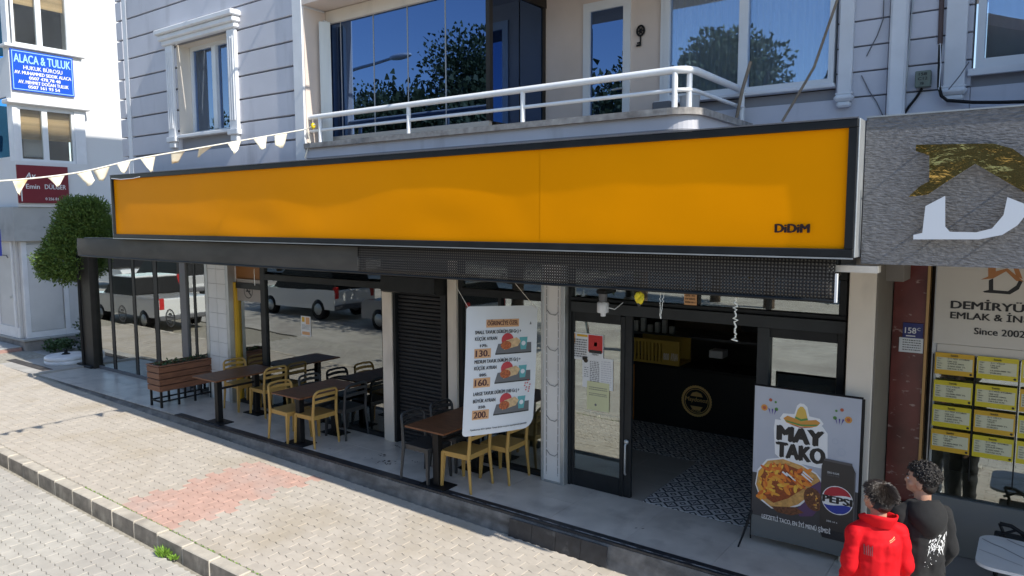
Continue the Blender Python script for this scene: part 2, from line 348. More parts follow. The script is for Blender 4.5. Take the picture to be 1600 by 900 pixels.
# ================================================================== THE GROUND
def SZ(x): return -0.235-0.018*(max(-24, min(6, x))+3.4)        # the pavement rises gently to the left
TE, KY = 6.16, 3.92                                             # terrace edge, kerb line
def sheet(name, x0, x1, y0, y1, dz, mt, nx=1, parent=None):
    m = MB(); xs = [x0, -24, 6, x1] if x0 < -24 else [x0, x1]
    vs = [(x, y, SZ(x)+dz) for x in xs for y in (y0, y1)]
    m.add(vs, [(2*i, 2*i+2, 2*i+3, 2*i+1) for i in range(len(xs)-1)], mt); return m.build(name, parent)
M_FARROAD = mat('distant_paving', (0.50, 0.47, 0.42), 0.9, var=(3, 0.18), bump=(60, 0.3, 0.004), stain=(0.7, (0.34, 0.31, 0.28), 0.48, 0.72))
road = struct(sheet('road', -300, 300, -12, KY-0.1, -0.19, M_SAND))
ground = struct(sheet('ground', -320, 320, -300, 300, -0.42, mat('bare_ground', (0.25, 0.22, 0.17), 0.95, var=(0.5, 0.3))))
far_pavement = struct(sheet('far_pavement', -300, 300, -30, -12, -0.05, M_FARROAD))
sidewalk = struct(sheet('sidewalk', -60, 8, KY+0.0, 7.1, -0.010, M_SAND))
B('sand_bed', sidewalk, -60, 8, KY+0.004, 7.05, -0.8, -0.45, M_SAND)
def zig(L, Wd, g=0.002, a=0.010):
    L2, W2 = L/2-g, Wd/2-g
    xs = [-1, -0.5, 0, 0.5, 1]; off = [a, -a, a, -a, a]            # a zigzag that also meets the next row half a stone on
    return [(L2*x, -W2+o) for x, o in zip(xs, off)] + [(L2*x, W2+o) for x, o in zip(xs, off)][::-1]
PL, PW = 0.225, 0.125
def paver_mesh(name, mt):
    m = MB(); P = zig(PL, PW)
    ins = [(x*0.975, y*0.955) for x, y in P]; n = len(P)
    vs = [(x, y, -0.028) for x, y in P]+[(x, y, -0.0035) for x, y in P]+[(x, y, 0) for x, y in ins]
    m.add(vs, [(i, (i+1) % n, n+(i+1) % n, n+i) for i in range(n)]+[(n+i, n+(i+1) % n, 2*n+(i+1) % n, 2*n+i) for i in range(n)]+[list(range(2*n, 3*n))], mt)
    return m
def in_view(p, marg=20):
    d = Vector(p)-CP; z = d.dot(CF)
    if z < 0.5: return None
    px = 800+F*d.dot(CR)/z; py = 450-F*d.dot(CU)/z
    return z if -marg < px < 1600+marg and -marg < py < 900+marg else None
def pave(parent, x0, x1, y0, y1, dz, mt, limit, pink=None, name='paver'):
    cells = []; rows = int((y1-y0)/PW)
    for j in range(rows):
        y = y0+PW*(j+0.5); x = x0+(PL/2 if j % 2 else 0)
        while x < x1:
            cells.append((x, y, random.uniform(-0.0025, 0.0025), random.gauss(0, 0.006), random.gauss(0, 0.008), random.gauss(0, 0.008))); x += PL
    seen = sorted([(in_view((c[0], c[1], SZ(c[0])+dz)), i) for i, c in enumerate(cells) if in_view((c[0], c[1], SZ(c[0])+dz))])
    single = {i for _, i in seen[:limit]}
    base = paver_mesh(name, mt); me = base.build(name, mesh_only=True)
    me2 = None
    if pink: b2 = paver_mesh(name, M_PINK); me2 = b2.build(name, mesh_only=True)
    rest = MB(); slope = math.atan(0.018)
    for i, (x, y, hz, rz, tx, ty) in enumerate(cells):
        p = pink and pink(x, y)
        if i in single: copymesh(name, me2 if p else me, parent, (x, y, SZ(x)+dz+hz), (tx, slope+ty, rz))
        else:
            Mx = Matrix.Translation((x, y, SZ(x)+dz+hz)) @ Matrix.Rotation(slope+ty, 4, 'Y') @ Matrix.Rotation(tx, 4, 'X') @ Matrix.Rotation(rz, 4, 'Z')
            rest.add([Mx @ Vector(v) for v in base.v], base.f, M_PINK if p else mt)
    return tag(rest.build('paver_field', parent), kind='stuff')
def is_pink(x, y):
    k = noise.noise((math.floor(y/PW)*3.1, 1.7, 0))*0.16
    return -8.62+k+(y-KY)*-0.02 < x < -7.45+k*0.7 and y < 5.85+noise.noise((x*5, 0, 0))*0.2
pave(sidewalk, -22, 0.6, KY+0.03, TE-0.03, 0, M_PAVE, 260, is_pink)
pave(road, -17, 1, 1.6, KY-0.12, -0.155, M_ROADP, 150)
road_far = sheet('distant_paving', -60, 40, -12, 1.6, -0.16, M_FARROAD, parent=road)
# kerb stones
kerb = struct(B('kerb', None, -60, 8, KY-0.11, KY+0.002, -0.9, -0.62, M_KERB))
x = -22.0
while x < 1.0:
    L = 0.5; m = MB(); zt = SZ(x+L/2)+0.006+random.uniform(-.003, .003)
    j = random.uniform(-0.004, 0.004)
    m.bev(x+0.004, x+L-0.004, KY-0.125+j, KY+0.012+j, zt-0.36, zt, M_KERB, 0.009)
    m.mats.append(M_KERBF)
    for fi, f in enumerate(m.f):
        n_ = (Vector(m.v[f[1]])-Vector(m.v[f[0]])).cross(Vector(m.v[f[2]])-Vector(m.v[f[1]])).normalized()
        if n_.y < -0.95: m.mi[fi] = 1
    o = m.build('kerb_stone', kerb)
    x += L
# moss and weeds
m = MB()
def tuft(m, c, n, r, h, mt):
    for _ in range(n):
        a = random.uniform(0, 6.28); d = random.uniform(0, r); p = Vector(c)+Vector((math.cos(a)*d, math.sin(a)*d*0.6, 0))
        hh = h*random.uniform(0.4, 1); b = random.uniform(0, 6.28); w = 0.004+h*0.03
        t = p+Vector((math.cos(a)*hh*0.6, math.sin(a)*hh*0.6, hh)); s_ = Vector((math.cos(b)*w, math.sin(b)*w, 0))
        m.add([p-s_, p+s_, (p+t)/2+s_*1.1+Vector((0, 0, hh*0.1)), t, (p+t)/2-s_*1.1+Vector((0, 0, hh*0.1))], [(0, 1, 2, 3, 4)], mt)
g = onz(258, 864, -0.3)
tuft(m, (g.x, KY-0.16, SZ(g.x)-0.152), 130, 0.10, 0.09, M_GRASS)
tuft(m, (g.x+0.16, KY-0.15, SZ(g.x)-0.152), 70, 0.07, 0.06, M_GRASS)
tag(m.build('weed'), 'bright green weed tuft growing at the foot of the kerb', 'weed')
m = MB()
for k in range(260):
    xx = random.uniform(-9.5, -5); tuft(m, (xx, KY+0.02, SZ(xx)-0.004), 2, 0.012, 0.012, M_GRASS)
tag(m.build('moss'), 'moss and tiny weeds in the joint behind the kerb', 'moss', kind='stuff')

# ------------------------------------------------------------------ terrace
terrace = struct(B('terrace', None, -16.72, 6, TE+0.012, 13.5, -0.8, -0.009, M_GROUT))
def field(parent, name, x0, x1, y0, y1, z, dx, dy, mt, gap=0.003, th=0.008, skew=0):
    me = None; n = 0; nx = max(1, round((x1-x0)/dx)); ny = max(1, round((y1-y0)/dy)); dx = (x1-x0)/nx; dy = (y1-y0)/ny
    m = MB(); m.box(-dx/2+gap/2, dx/2-gap/2, -dy/2+gap/2, dy/2-gap/2, -th, 0, mt); me = m.build(name, mesh_only=True)
    for i in range(nx):
        for j in range(ny):
            copymesh(name, me, parent, (x0+dx*(i+.5), y0+dy*(j+.5), z+random.uniform(-.0004, .0004)), (random.gauss(0, .0008), random.gauss(0, .0008), 0)); n += 1
    return n
field(terrace, 'floor_tile', -16.72, 5.8, TE+0.125, 7.30, 0, 0.9, 0.585, M_TILEF)
field(terrace, 'edge_tile', -11.4, 5.8, TE-0.006, TE+0.122, 0.0035, 0.6, 0.128, M_STEPB, th=0.022)
field(terrace, 'floor_tile', -16.72, -11.41, TE-0.002, TE+0.122, 0.0, 0.9, 0.124, M_TILEF)
m = MB()                                                       # rough riser, cut in lengths, its foot worn
x = -16.72
while x < 5.8:
    L = min(0.25, 5.8-x); zf = SZ(x+L/2)-0.03; o0 = 0.010+0.03*max(0, noise.noise((x*0.9, 3, 0))); o1 = 0.010+0.03*max(0, noise.noise(((x+L)*0.9, 3, 0)))
    f0 = 0.05+0.035*noise.noise((x*1.7, 8, 0)); f1 = 0.05+0.035*noise.noise(((x+L)*1.7, 8, 0))
    m.add([(x, TE-o0, -0.022), (x+L, TE-o1, -0.022), (x, TE-o0-f0*0.5, zf*0.6), (x+L, TE-o1-f1*0.5, zf*0.6), (x, TE-f0-0.02, zf), (x+L, TE-f1-0.02, zf), (x, TE+0.02, -0.0225), (x+L, TE+0.02, -0.0225)],
          [(0, 1, 7, 6), (2, 3, 1, 0), (4, 5, 3, 2)], M_RISER)
    x += L
m.build('riser', terrace)
me = MB(); me.box(-0.148, 0.148, -0.012, 0, -0.20, 0, M_STEPB); me = me.build('riser_tile', mesh_only=True)
for k in range(4): copymesh('riser_tile', me, terrace, (-4.35+0.3*k, TE-0.045, -0.03), (R(-8), 0, 0))
m = MB(); m.box(-5.4, -1.0, TE+0.030, TE+0.042, 0.0032, 0.0068, mat('worn_trim', (0.33, 0.33, 0.34), 0.6, stain=(9, (0.04, 0.04, 0.045), 0.45, 0.6))); m.build('edge_trim', terrace)
# stains on the terrace floor: leaflets that lie on the tiles
m = MB(); P = Panel(lambda u, v, h: Vector((u, v, 0.0012+h*0.1)))
for (px, py, n, r) in ((600, 722, 26, 0.10), (596, 711, 8, 0.05), (623, 698, 6, 0.06), (649, 722, 3, 0.04), (1000, 827, 2, 0.03), (516, 702, 2, 0.02)):
    c = onz(px, py)
    for _ in range(n):
        P.disc(c.x+random.gauss(0, r), c.y+random.gauss(0, r*0.5), random.uniform(0.008, 0.026), M_SOIL, 0.01, ry=random.uniform(0.004, 0.010), n=7, rot=random.uniform(0, 3))
P.build('dirt_spot', terrace)

# ================================================================== THE RESTAURANT BUILDING
FY = 7.32
def X(px, y=FY): return ony(px, 500, y).x
bld = thing('restaurant_building', 'pale lavender clad building with a glazed restaurant front and a balcony above', 'building', (-7, FY, 0))
# --- ground floor shell
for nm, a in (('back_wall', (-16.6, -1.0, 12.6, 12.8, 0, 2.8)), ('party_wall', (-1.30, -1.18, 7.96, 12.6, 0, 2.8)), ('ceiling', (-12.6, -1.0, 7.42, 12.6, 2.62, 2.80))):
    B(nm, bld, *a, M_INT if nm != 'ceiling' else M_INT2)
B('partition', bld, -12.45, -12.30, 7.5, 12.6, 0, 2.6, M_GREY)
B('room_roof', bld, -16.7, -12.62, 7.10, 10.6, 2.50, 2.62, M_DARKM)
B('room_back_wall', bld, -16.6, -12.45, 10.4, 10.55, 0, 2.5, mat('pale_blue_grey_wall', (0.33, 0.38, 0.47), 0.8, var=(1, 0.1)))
# interior floors
field(bld, 'interior_tile', 0, 0.01, 0, 0.01, -50, 1, 1, M_BEIGEF) if False else None
intf = struct(B('shop_floor', None, -16.6, -1.14, 7.305, 12.6, -0.02, -0.0085, M_GROUT))
field(intf, 'floor_tile', -12.3, -3.52, 7.31, 8.95, 0.0, 0.6, 0.6, M_BEIGEF)
field(intf, 'floor_tile', -12.3, -6.0, 8.95, 12.6, 0.0, 0.9, 0.9, M_BEIGEF)
field(intf, 'floor_tile', -16.55, -12.3, 7.31, 10.4, 0.0, 0.6, 0.6, M_BEIGEF)
def pat_tile():
    m = bpy.data.materials.new('lattice_print_tile'); m.use_nodes = True; t = m.node_tree; b = t.nodes['Principled BSDF']; b.inputs['Roughness'].default_value = 0.35
    tc = t.nodes.new('ShaderNodeTexCoord'); sp = t.nodes.new('ShaderNodeSeparateXYZ'); t.links.new(tc.outputs['Object'], sp.inputs[0])
    def mth(op, a, b_=None, c=None):
        n = t.nodes.new('ShaderNodeMath'); n.operation = op
        for i, q in enumerate((a, b_, c)):
            if q is None: continue
            if isinstance(q, (int, float)): n.inputs[i].default_value = q
            else: t.links.new(q, n.inputs[i])
        return n.outputs[0]
    ax = mth('ABSOLUTE', sp.outputs[0]); ay = mth('ABSOLUTE', sp.outputs[1]); s_ = mth('ADD', ax, ay)
    band = mth('LESS_THAN', mth('ABSOLUTE', mth('SUBTRACT', s_, 0.082)), 0.017)
    cross = mth('MULTIPLY', mth('LESS_THAN', mth('MINIMUM', ax, ay), 0.006), mth('LESS_THAN', s_, 0.045))
    corner = mth('LESS_THAN', mth('ABSOLUTE', mth('SUBTRACT', s_, 0.165)), 0.012)
    k = mth('MAXIMUM', mth('MAXIMUM', band, cross), corner)
    mx = t.nodes.new('ShaderNodeMix'); mx.data_type = 'RGBA'; mx.inputs[6].default_value = (0.74, 0.72, 0.69, 1); mx.inputs[7].default_value = (0.012, 0.013, 0.02, 1)
    t.links.new(k, mx.inputs[0]); t.links.new(mx.outputs[2], b.inputs['Base Color']); return m
M_PAT = pat_tile()
field(intf, 'patterned_tile', -3.51, -1.31, 7.315, 10.3, 0.0, 0.2, 0.2, M_PAT, gap=0.002)
field(intf, 'patterned_tile', -5.91, -3.52, 8.96, 10.3, 0.0, 0.2, 0.2, M_PAT, gap=0.002)
# --- storefront frame pieces (dark metal)
def fr(name, px0, px1, z0, z1, mt=M_DARKM, y0=FY-0.04, y1=FY+0.04, parent=bld, b=0.004):
    return B(name, parent, X(px0, y0), X(px1, y0), y0, y1, z0, z1, mt, b)
def pane(name, px0, px1, z0, z1, mt=G_SHOP, y=FY, parent=bld):
    return B(name, parent, X(px0, y), X(px1, y), y-0.004, y+0.004, z0, z1, mt)
# glass room at the left
GY = 7.22
m = MB(); xa, xb = X(137, GY), X(151, GY); m.bev(xa, xb, GY-0.10, GY+0.12, 0.0, 2.52, mat('bronze_metal', (0.032, 0.028, 0.024), 0.5, var=(4, 0.3), spec=0.25), 0.01); m.build('corner_post', bld)
m = MB(); m.tube([(xa-0.10, GY-0.08, 0.02), (xa-0.10, GY-0.08, 2.55)], 0.03, M_ALU, 10); m.bev(xa-0.32, xb-0.05, GY-0.16, GY+0.1, 0.0, 0.05, M_BLK, 0.02); m.build('screen_guide', bld)
m = MB(); m.tube([(xa-0.04, GY-0.11, 0.04), (xa-0.045, GY-0.115, 1.2), (xa-0.04, GY-0.11, 2.5)], 0.035, M_BLK, 10); m.build('rolled_screen', bld)
edges = [(151, 174), (178, 209), (213, 242), (248, 283), (292, 304), (307, 322)]
for i, (a, b_) in enumerate(edges): pane('glass_pane', a, b_, 0.07, 2.42, G_ROOM, GY)
for a, b_, w in ((174, 178, 0), (209, 213, 0), (242, 248, 0), (304, 307, 0)): fr('mullion', a, b_, 0.05, 2.44, M_DARKM, GY-0.015, GY+0.02)
fr('mullion', 283, 292, 0.0, 2.44, M_GREYP, GY-0.04, GY+0.05)
fr('bottom_rail', 151, 322, 0.0, 0.07, M_GREYP, GY-0.02, GY+0.03)
fr('head_rail', 145, 325, 2.42, 2.52, M_DARKM, GY-0.05, GY+0.06)
B('side_rail', bld, xa, xa+0.06, GY+0.13, 10.4, 0.0, 0.07, M_GREYP); B('glass_pane', bld, xa+0.02, xa+0.028, GY+0.13, 10.4, 0.08, 2.42, G_ROOM)
fr('edge_trim', 322, 326, 0, 2.6, M_ALU, GY-0.05, GY+0.1)
# white tiled pier
px0, px1 = X(326.5, 7.18), X(354, 7.18)
pier = B('tiled_pier', bld, px0, px1, 7.195, 7.6, 0, 2.75, M_GREY)
wx = (px1-px0)/2
tm = MB(); tm.box(-wx/2+0.004, wx/2-0.004, -0.014, 0, -0.13+0.004, 0.13-0.004, M_RTILE); tme = tm.build('tile', mesh_only=True)
for j in range(11):
    for i in range(2): copymesh('tile', tme, pier, (px0+wx*(i+.5)+7, 7.195-FY, 0.13+0.26*j), (random.gauss(0, .004), 0, random.gauss(0, .003)))
for o in pier.children: o.location.x -= 0
fr('edge_trim', 354, 358, 0, 2.7, M_ALU, 7.16, 7.3)
fr('yellow_jamb', 358.5, 369, 0, 2.12, M_YEL, 7.26, 7.36); fr('white_jamb', 358.5, 366, 2.125, 2.7, M_TRIM, 7.26, 7.36)
# window with the no-smoking sign
pane('glass_pane', 369, 408, 0.06, 2.02); fr('window_rail', 366, 408, 2.02, 2.12); fr('transom_panel', 366, 408, 2.125, 2.6, mat('brown_orange_panel', (0.25, 0.10, 0.02), 0.6), 7.33, 7.36)
fr('bottom_rail', 369, 408, 0, 0.06); fr('window_post', 408, 415, 0, 2.72)
# big window
pane('glass_pane', 415, 597, 0.06, 2.20); fr('window_rail', 415, 597, 2.20, 2.30); pane('glass_pane', 415, 597, 2.305, 2.66); fr('head_rail', 366, 597, 2.66, 2.76); fr('bottom_rail', 415, 597, 0, 0.06)
fr('white_post', 597, 612, 0, 2.2, M_BEIGE, 7.22, 7.36)
# roller shutter
sh = B('roller_shutter', bld, X(612.5), X(691), 7.34, 7.37, 0, 2.25, M_SHUT)
slat = MB(); ww = X(690)-X(613); prof = [(0, 0.0), (-0.016, 0.006), (-0.024, 0.022), (-0.022, 0.038), (-0.006, 0.050), (0, 0.052)]
n = len(prof); vs = [(x_, y_, z_) for x_ in (-ww/2, ww/2) for y_, z_ in prof]
slat.add(vs, [(i, n+i, n+i+1, i+1) for i in range(n-1)], M_SHUT)
sme = slat.build('slat', mesh_only=True); zz = 0.02
while zz < 2.16: copymesh('slat', sme, sh, ((X(690)+X(613))/2+7, 7.335-FY, zz)); zz += 0.0545
fr('shutter_rail', 612, 617, 0, 2.2, M_DARKM, 7.24, 7.335); fr('shutter_rail', 688, 696, 0, 2.2, M_DARKM, 7.24, 7.335)
m = MB(); xa, xb = X(598, 7.05), X(681, 7.05)
m.prism([(0, 2.19), (-0.06, 2.215), (-0.06, 2.42), (0.24, 2.42), (0.24, 2.19)], lambda a, b_: (xa, 7.08+a, b_), lambda a, b_: (xb, 7.08+a, b_), M_DARKM); m.build('shutter_box', bld)
fr('cable_tray', 560, 705, 2.43, 2.47, M_BEIGE, 7.02, 7.3)
fr('white_post', 699, 713, 0, 2.7, M_BEIGE, 7.24, 7.36)
fr('window_post', 713, 722, 0, 2.7, M_DARKM); pane('glass_pane', 722, 846, 0.06, 2.20); fr('window_rail', 722, 846, 2.20, 2.30); pane('glass_pane', 722, 846, 2.305, 2.66); fr('head_rail', 713, 846, 2.66, 2.76); fr('bottom_rail', 722, 846, 0, 0.06)
fr('mullion', 778, 783, 0.06, 2.2)
# white pillar with the fairy light string
pw = fr('white_pillar', 849, 876, 0.02, 2.7, mat('pillar_paint', (0.74, 0.72, 0.70), 0.6, var=(2, 0.08)), 7.20, 7.5)
fr('edge_trim', 845, 849, 0, 2.7, M_ALU, 7.185, 7.3); fr('edge_trim', 876, 882, 0, 2.7, M_ALU, 7.185, 7.3); fr('edge_trim', 849, 876, 0, 0.02, M_ALU, 7.185, 7.3)
# entrance: fixed leaf, sliding leaf, opening, right light
fr('door_frame', 882, 892, 0, 2.62, M_DARKM, 7.27, 7.37)
door = fr('sliding_door', 970, 976, 0.0, 2.10, M_DARKM, 7.285, 7.335)
fr('door_stile', 892, 897, 0.0, 2.12, M_DARKM, 7.29, 7.33, door); fr('bottom_rail', 897, 970, 0.0, 0.20, M_DARKM, 7.292, 7.328, door); fr('top_rail', 897, 970, 2.0, 2.12, M_DARKM, 7.292, 7.328, door)
pane('glass_pane', 897, 970, 0.20, 2.0, G_SHOP, 7.31, door); fr('door_stile', 976.5, 988, 0.0, 2.12, M_DARKM, 7.30, 7.35, door)
m = MB(); xh = X(980, 7.27); m.tube([(xh, 7.27, 0.28), (xh, 7.255, 0.30), (xh, 7.255, 0.62), (xh, 7.27, 0.64)], 0.012, M_ALU, 8); m.ell((xh, 7.285, 0.66), (0.03, 0.02, 0.03), M_ALU, 12, 8); m.build('door_lock', door)
fr('lintel', 892, 1322, 2.12, 2.24, mat('grey_lintel_metal', (0.034, 0.038, 0.041), 0.5, var=(3, 0.2), spec=0.25), 7.22, 7.40)
fr('lintel_track', 892, 1322, 2.245, 2.285, M_DARKM, 7.26, 7.38)
for a, b_ in ((893, 1085), (1091, 1196), (1202, 1312)): pane('glass_pane', a, b_, 2.29, 2.62)
for a, b_ in ((1085, 1091), (1196, 1202)): fr('mullion', a, b_, 2.29, 2.62)
fr('head_rail', 846, 1322, 2.62, 2.74)
fr('window_post', 1184, 1203, 0, 2.115, mat('grey_lintel_metal', (0, 0, 0)), 7.26, 7.38); pane('glass_pane', 1203, 1310, 0.1, 2.02); fr('top_rail', 1203, 1310, 2.02, 2.115); fr('bottom_rail', 1203, 1310, 0, 0.1); fr('window_post', 1310, 1322, 0, 2.62, M_DARKM)
# right pier, its side and the marble
PX0, PX1 = X(1325, 7.05), X(1368, 7.05)
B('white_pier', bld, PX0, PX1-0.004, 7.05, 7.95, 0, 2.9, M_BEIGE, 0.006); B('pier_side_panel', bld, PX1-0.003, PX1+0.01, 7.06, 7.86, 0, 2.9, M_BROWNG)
RY = 7.86
mar = B('marble_pilaster', bld, X(1395, RY), X(1446, RY), RY, RY+0.3, 0, 3.0, M_MARB)
zc = 0.003; mm = MB()
B('gold_edge_strip', bld, X(1446.5, RY), X(1451, RY), RY-0.02, RY+0.1, 0, 3.0, mat('brushed_brass', (0.45, 0.28, 0.12), 0.4, metal=0.6))
# soffit over the terrace and the first floor slab
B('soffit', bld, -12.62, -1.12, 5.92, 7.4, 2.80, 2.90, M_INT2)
B('floor_slab', bld, -12.62, 8, 6.2, 12.8, 2.905, 3.55, M_WALL)
B('eaves_board', bld, -12.5, -11.0, 5.88, 6.15, 3.82, 3.88, M_DARKM)
# --- upper floor, left: clad wall in courses with a framed window
YB, YG, YW = 6.15, 6.55, 7.65
CX0, CX1 = -12.62, -7.98
HX0, HX1, HZ0, HZ1 = -10.83, -9.47, 4.50, 5.86
for a in ((CX0+.05, HX0, 3.55, 8.0), (HX1, CX1, 3.55, 8.0), (HX0, HX1, 3.55, HZ0), (HX0, HX1, HZ1, 8.0)): B('wall_core', bld, a[0], a[1], YB+0.05, YB+0.30, a[2], a[3], M_GROOVE)
B('side_wall', bld, CX0+0.05, CX0+0.3, YB+0.31, 12.8, 3.55, 8.0, M_WALL)
z = 4.568-0.317*3; xs_joint = [CX0+0.32]
while z < 7.4:
    z0, z1 = z+0.012, z+0.317-0.012
    segs = [(CX0+0.32, CX1)] if (z1 < HZ0-0.02 or z0 > HZ1+0.02) else [(CX0+0.32, HX0-0.02), (HX1+0.02, CX1)]
    for a, b_ in segs: B('siding_panel', bld, a, b_, YB, YB+0.052, z0, z1, M_SIDE, 0.005)
    B('quoin', bld, CX0-0.012, CX0+0.185, YB-0.012, YB+0.30, z0, z1, M_WALL, 0.006)
    z += 0.317
B('corner_strip', bld, CX0+0.19, CX0+0.315, YB-0.004, YB+0.05, 3.6, 8, M_TRIM)
win = B('window', bld, HX0, HX0+0.07, 6.36, 6.43, HZ0, HZ1, M_PVC)
for a in ((HX1-0.07, HX1, HZ0, HZ1), (HX0+.07, HX1-.07, HZ0, HZ0+.07), (HX0+.07, HX1-.07, HZ1-.07, HZ1)): B('frame', win, a[0], a[1], 6.36, 6.43, a[2], a[3], M_PVC)
B('mullion', win, -10.20, -10.10, 6.34, 6.42, HZ0+.07, HZ1-.07, M_PVC)
B('pane', win, HX0+.07, -10.20, 6.39, 6.398, HZ0+.07, HZ1-.07, G_WIN); B('pane', win, -10.10, HX1-.07, 6.39, 6.398, HZ0+.07, HZ1-.07, G_WIN)
B('reveal', win, HX0+0.015, HX1-0.015, YB+0.055, 6.358, HZ1-0.012, HZ1-0.001, M_BEIGE)
B('net_curtain', win, HX0+0.02, HX1-0.45, 6.47, 6.48, HZ0, HZ1, M_CURT)
B('dark_room', bld, HX0-0.1, HX1+0.1, 6.85, 6.9, HZ0-.1, HZ1+.1, M_GREY)
for a in ((HX0+0.001, HX0+0.014, HZ0+0.001, HZ1-0.001), (HX1-0.014, HX1-0.001, HZ0+0.001, HZ1-0.001)): B('reveal', win, a[0], a[1], YB+0.0, 6.358, a[2], a[3], M_BEIGE)
for a, b_ in ((HX0-0.24, HX0-0.041), (HX1+0.041, HX1+0.24)):
    B('jamb_moulding', win, a, b_, YB-0.055, YB, HZ0-0.02, HZ1, M_TRIM, 0.012)
    for k in range(3): B('flute', win, a+0.035+k*0.05, a+0.06+k*0.05, YB-0.066, YB-0.054, HZ0+0.1, HZ1-0.1, M_TRIM, 0.004)
    B('jamb_foot', win, a-0.02, b_+0.02, YB-0.085, YB, HZ0-0.10, HZ0-0.02, M_TRIM, 0.01); B('jamb_foot', win, a+0.02, b_-0.02, YB-0.06, YB, HZ0-0.19, HZ0-0.10, M_TRIM, 0.01)
for k, (dz, e) in enumerate(((0, 0.05), (0.07, 0.11), (0.15, 0.17))): B('cornice', win, HX0-0.26-e*0.5, HX1+0.26+e*0.5, YB-0.05-e*0.7, YB, HZ1+dz, HZ1+dz+0.078, M_TRIM, 0.014)
B('sill', win, HX0, HX1, YB-0.05, 6.36, HZ0-0.05, HZ0, M_TRIM, 0.008)
# --- balcony
B('column_strip', bld, CX1, -7.80, YB-0.03, 6.50, 3.6, 8.0, M_TRIM); B('balcony_side_wall', bld, CX1, -7.802, 6.50, YW, 3.6, 8.0, M_CREAM); B('inner_lining', bld, -7.80, -7.785, YB, 6.5, 4.2, 5.9, M_CREAM)
def arc(cx, cy, r, a0, a1, n=8): return [(cx+r*math.cos(R(a0+(a1-a0)*k/n)), cy+r*math.sin(R(a0+(a1-a0)*k/n))) for k in range(n+1)]
def bal_outline(ex):                                          # plan of the balcony front, ex = how far it sticks out
    return [(-7.80, YB-ex)] + arc(-2.75, YB+0.22, 0.22+ex, -90, 0) + [(-2.53+ex, YW)]
def strip(name, o_in, o_out, z0, z1, mt, parent=bld):
    m = MB(); a = bal_outline(o_out); b_ = bal_outline(o_in); n = len(a)
    vs = [(x, y, z) for z in (z0, z1) for x, y in a]+[(x, y, z) for z in (z0, z1) for x, y in b_]
    fs = []
    for i in range(n-1): fs += [(i, i+1, n+i+1, n+i), (2*n+i+1, 2*n+i, 3*n+i, 3*n+i+1), (n+i, n+i+1, 3*n+i+1, 3*n+i), (i+1, i, 2*n+i, 2*n+i+1)]
    m.add(vs, fs, mt); return m.build(name, parent)
strip('balcony_parapet', -0.12, 0.0, 3.55, 4.12, M_WALL); strip('coping', -0.17, 0.045, 4.12, 4.18, M_COPE)
strip('parapet_joint', -0.1, 0.006, 3.985, 3.998, M_GROOVE)
B('balcony_floor', bld, -7.78, -2.66, YB+0.13, YW, 3.56, 3.62, M_COPE)
rail = thing('balcony_railing', 'white tubular two-rail balustrade on the grey coping of the balcony', 'railing', (-5, YB, 4.18))
def rail_path(z, ex=-0.055): return [(x, y, z) for x, y in bal_outline(ex)]
m = MB(); m.tube(rail_path(4.52), 0.034, M_RAIL, 12); m.build('top_rail', rail)
m = MB(); m.tube(rail_path(4.345), 0.019, M_RAIL, 10); m.build('lower_rail', rail)
for px in (494, 633, 812, 1050): 
    xx = ony(px, 160, YB).x; m = MB(); m.tube([(xx, YB+0.055, 4.18), (xx, YB+0.055, 4.50)], 0.026, M_RAIL, 10); m.build('post', rail)
for xx, yy in ((-2.62, YB+0.14), (-2.585, YW-0.06)): m = MB(); m.tube([(xx, yy, 4.18), (xx, yy, 4.50)], 0.026, M_RAIL, 10); m.build('post', rail)
# glazed part of the balcony
gl = B('balcony_glazing', bld, -7.78, -5.08, YG-0.03, YG+0.03, 4.24, 4.30, M_BEIGE)
B('head_track', gl, -7.78, -5.08, YG-0.05, YG+0.05, 5.76, 5.92, M_BEIGE); B('low_wall', gl, -7.78, -5.08, YG-0.02, YG+0.06, 3.62, 4.235, M_BEIGE)
gx = [ony(p, 100, YG).x for p in (508, 534, 585, 638, 697, 761)]
for a, b_ in zip(gx[:-1], gx[1:]):
    B('glass_panel', gl, a+0.006, b_-0.006, YG-0.005, YG+0.005, 4.305, 5.76, G_DARK)
for a in gx: B('panel_edge', gl, a-0.009, a+0.009, YG-0.008, YG+0.008, 4.305, 5.76, mat('clear_edge_profile', (0.30, 0.31, 0.32), 0.3))
B('end_frame', gl, -5.115, -5.06, YG-0.03, YG+0.03, 4.3, 5.76, mat('bronze_metal', (0, 0, 0)))
for k in range(2): B('return_panel', gl, -5.085, -5.075, YG+0.04+k*0.53, YG+0.55+k*0.53, 4.3, 5.76, G_DARK)
B('return_low_wall', gl, -5.12, -5.05, YG+0.07, YW, 3.62, 4.295, mat('bronze_metal', (0, 0, 0))); B('return_head', gl, -5.12, -5.05, YG+0.07, YW, 5.765, 5.92, mat('bronze_metal', (0, 0, 0))); B('end_frame', gl, -5.11, -5.06, YW-0.06, YW-0.004, 4.3, 5.76, mat('bronze_metal', (0, 0, 0)))
B('frost_band', gl, -7.78, -7.75, YG-0.1, YG-0.04, 4.2, 5.8, M_TRIM)
m = MB(); m.prism([(-7.74, 6.42), (-7.70, 6.32), (-7.62, 6.44)], lambda a, b_: (a, b_, 4.2), lambda a, b_: (a, b_, 5.75), M_CURT); m.build('folded_curtain', gl)
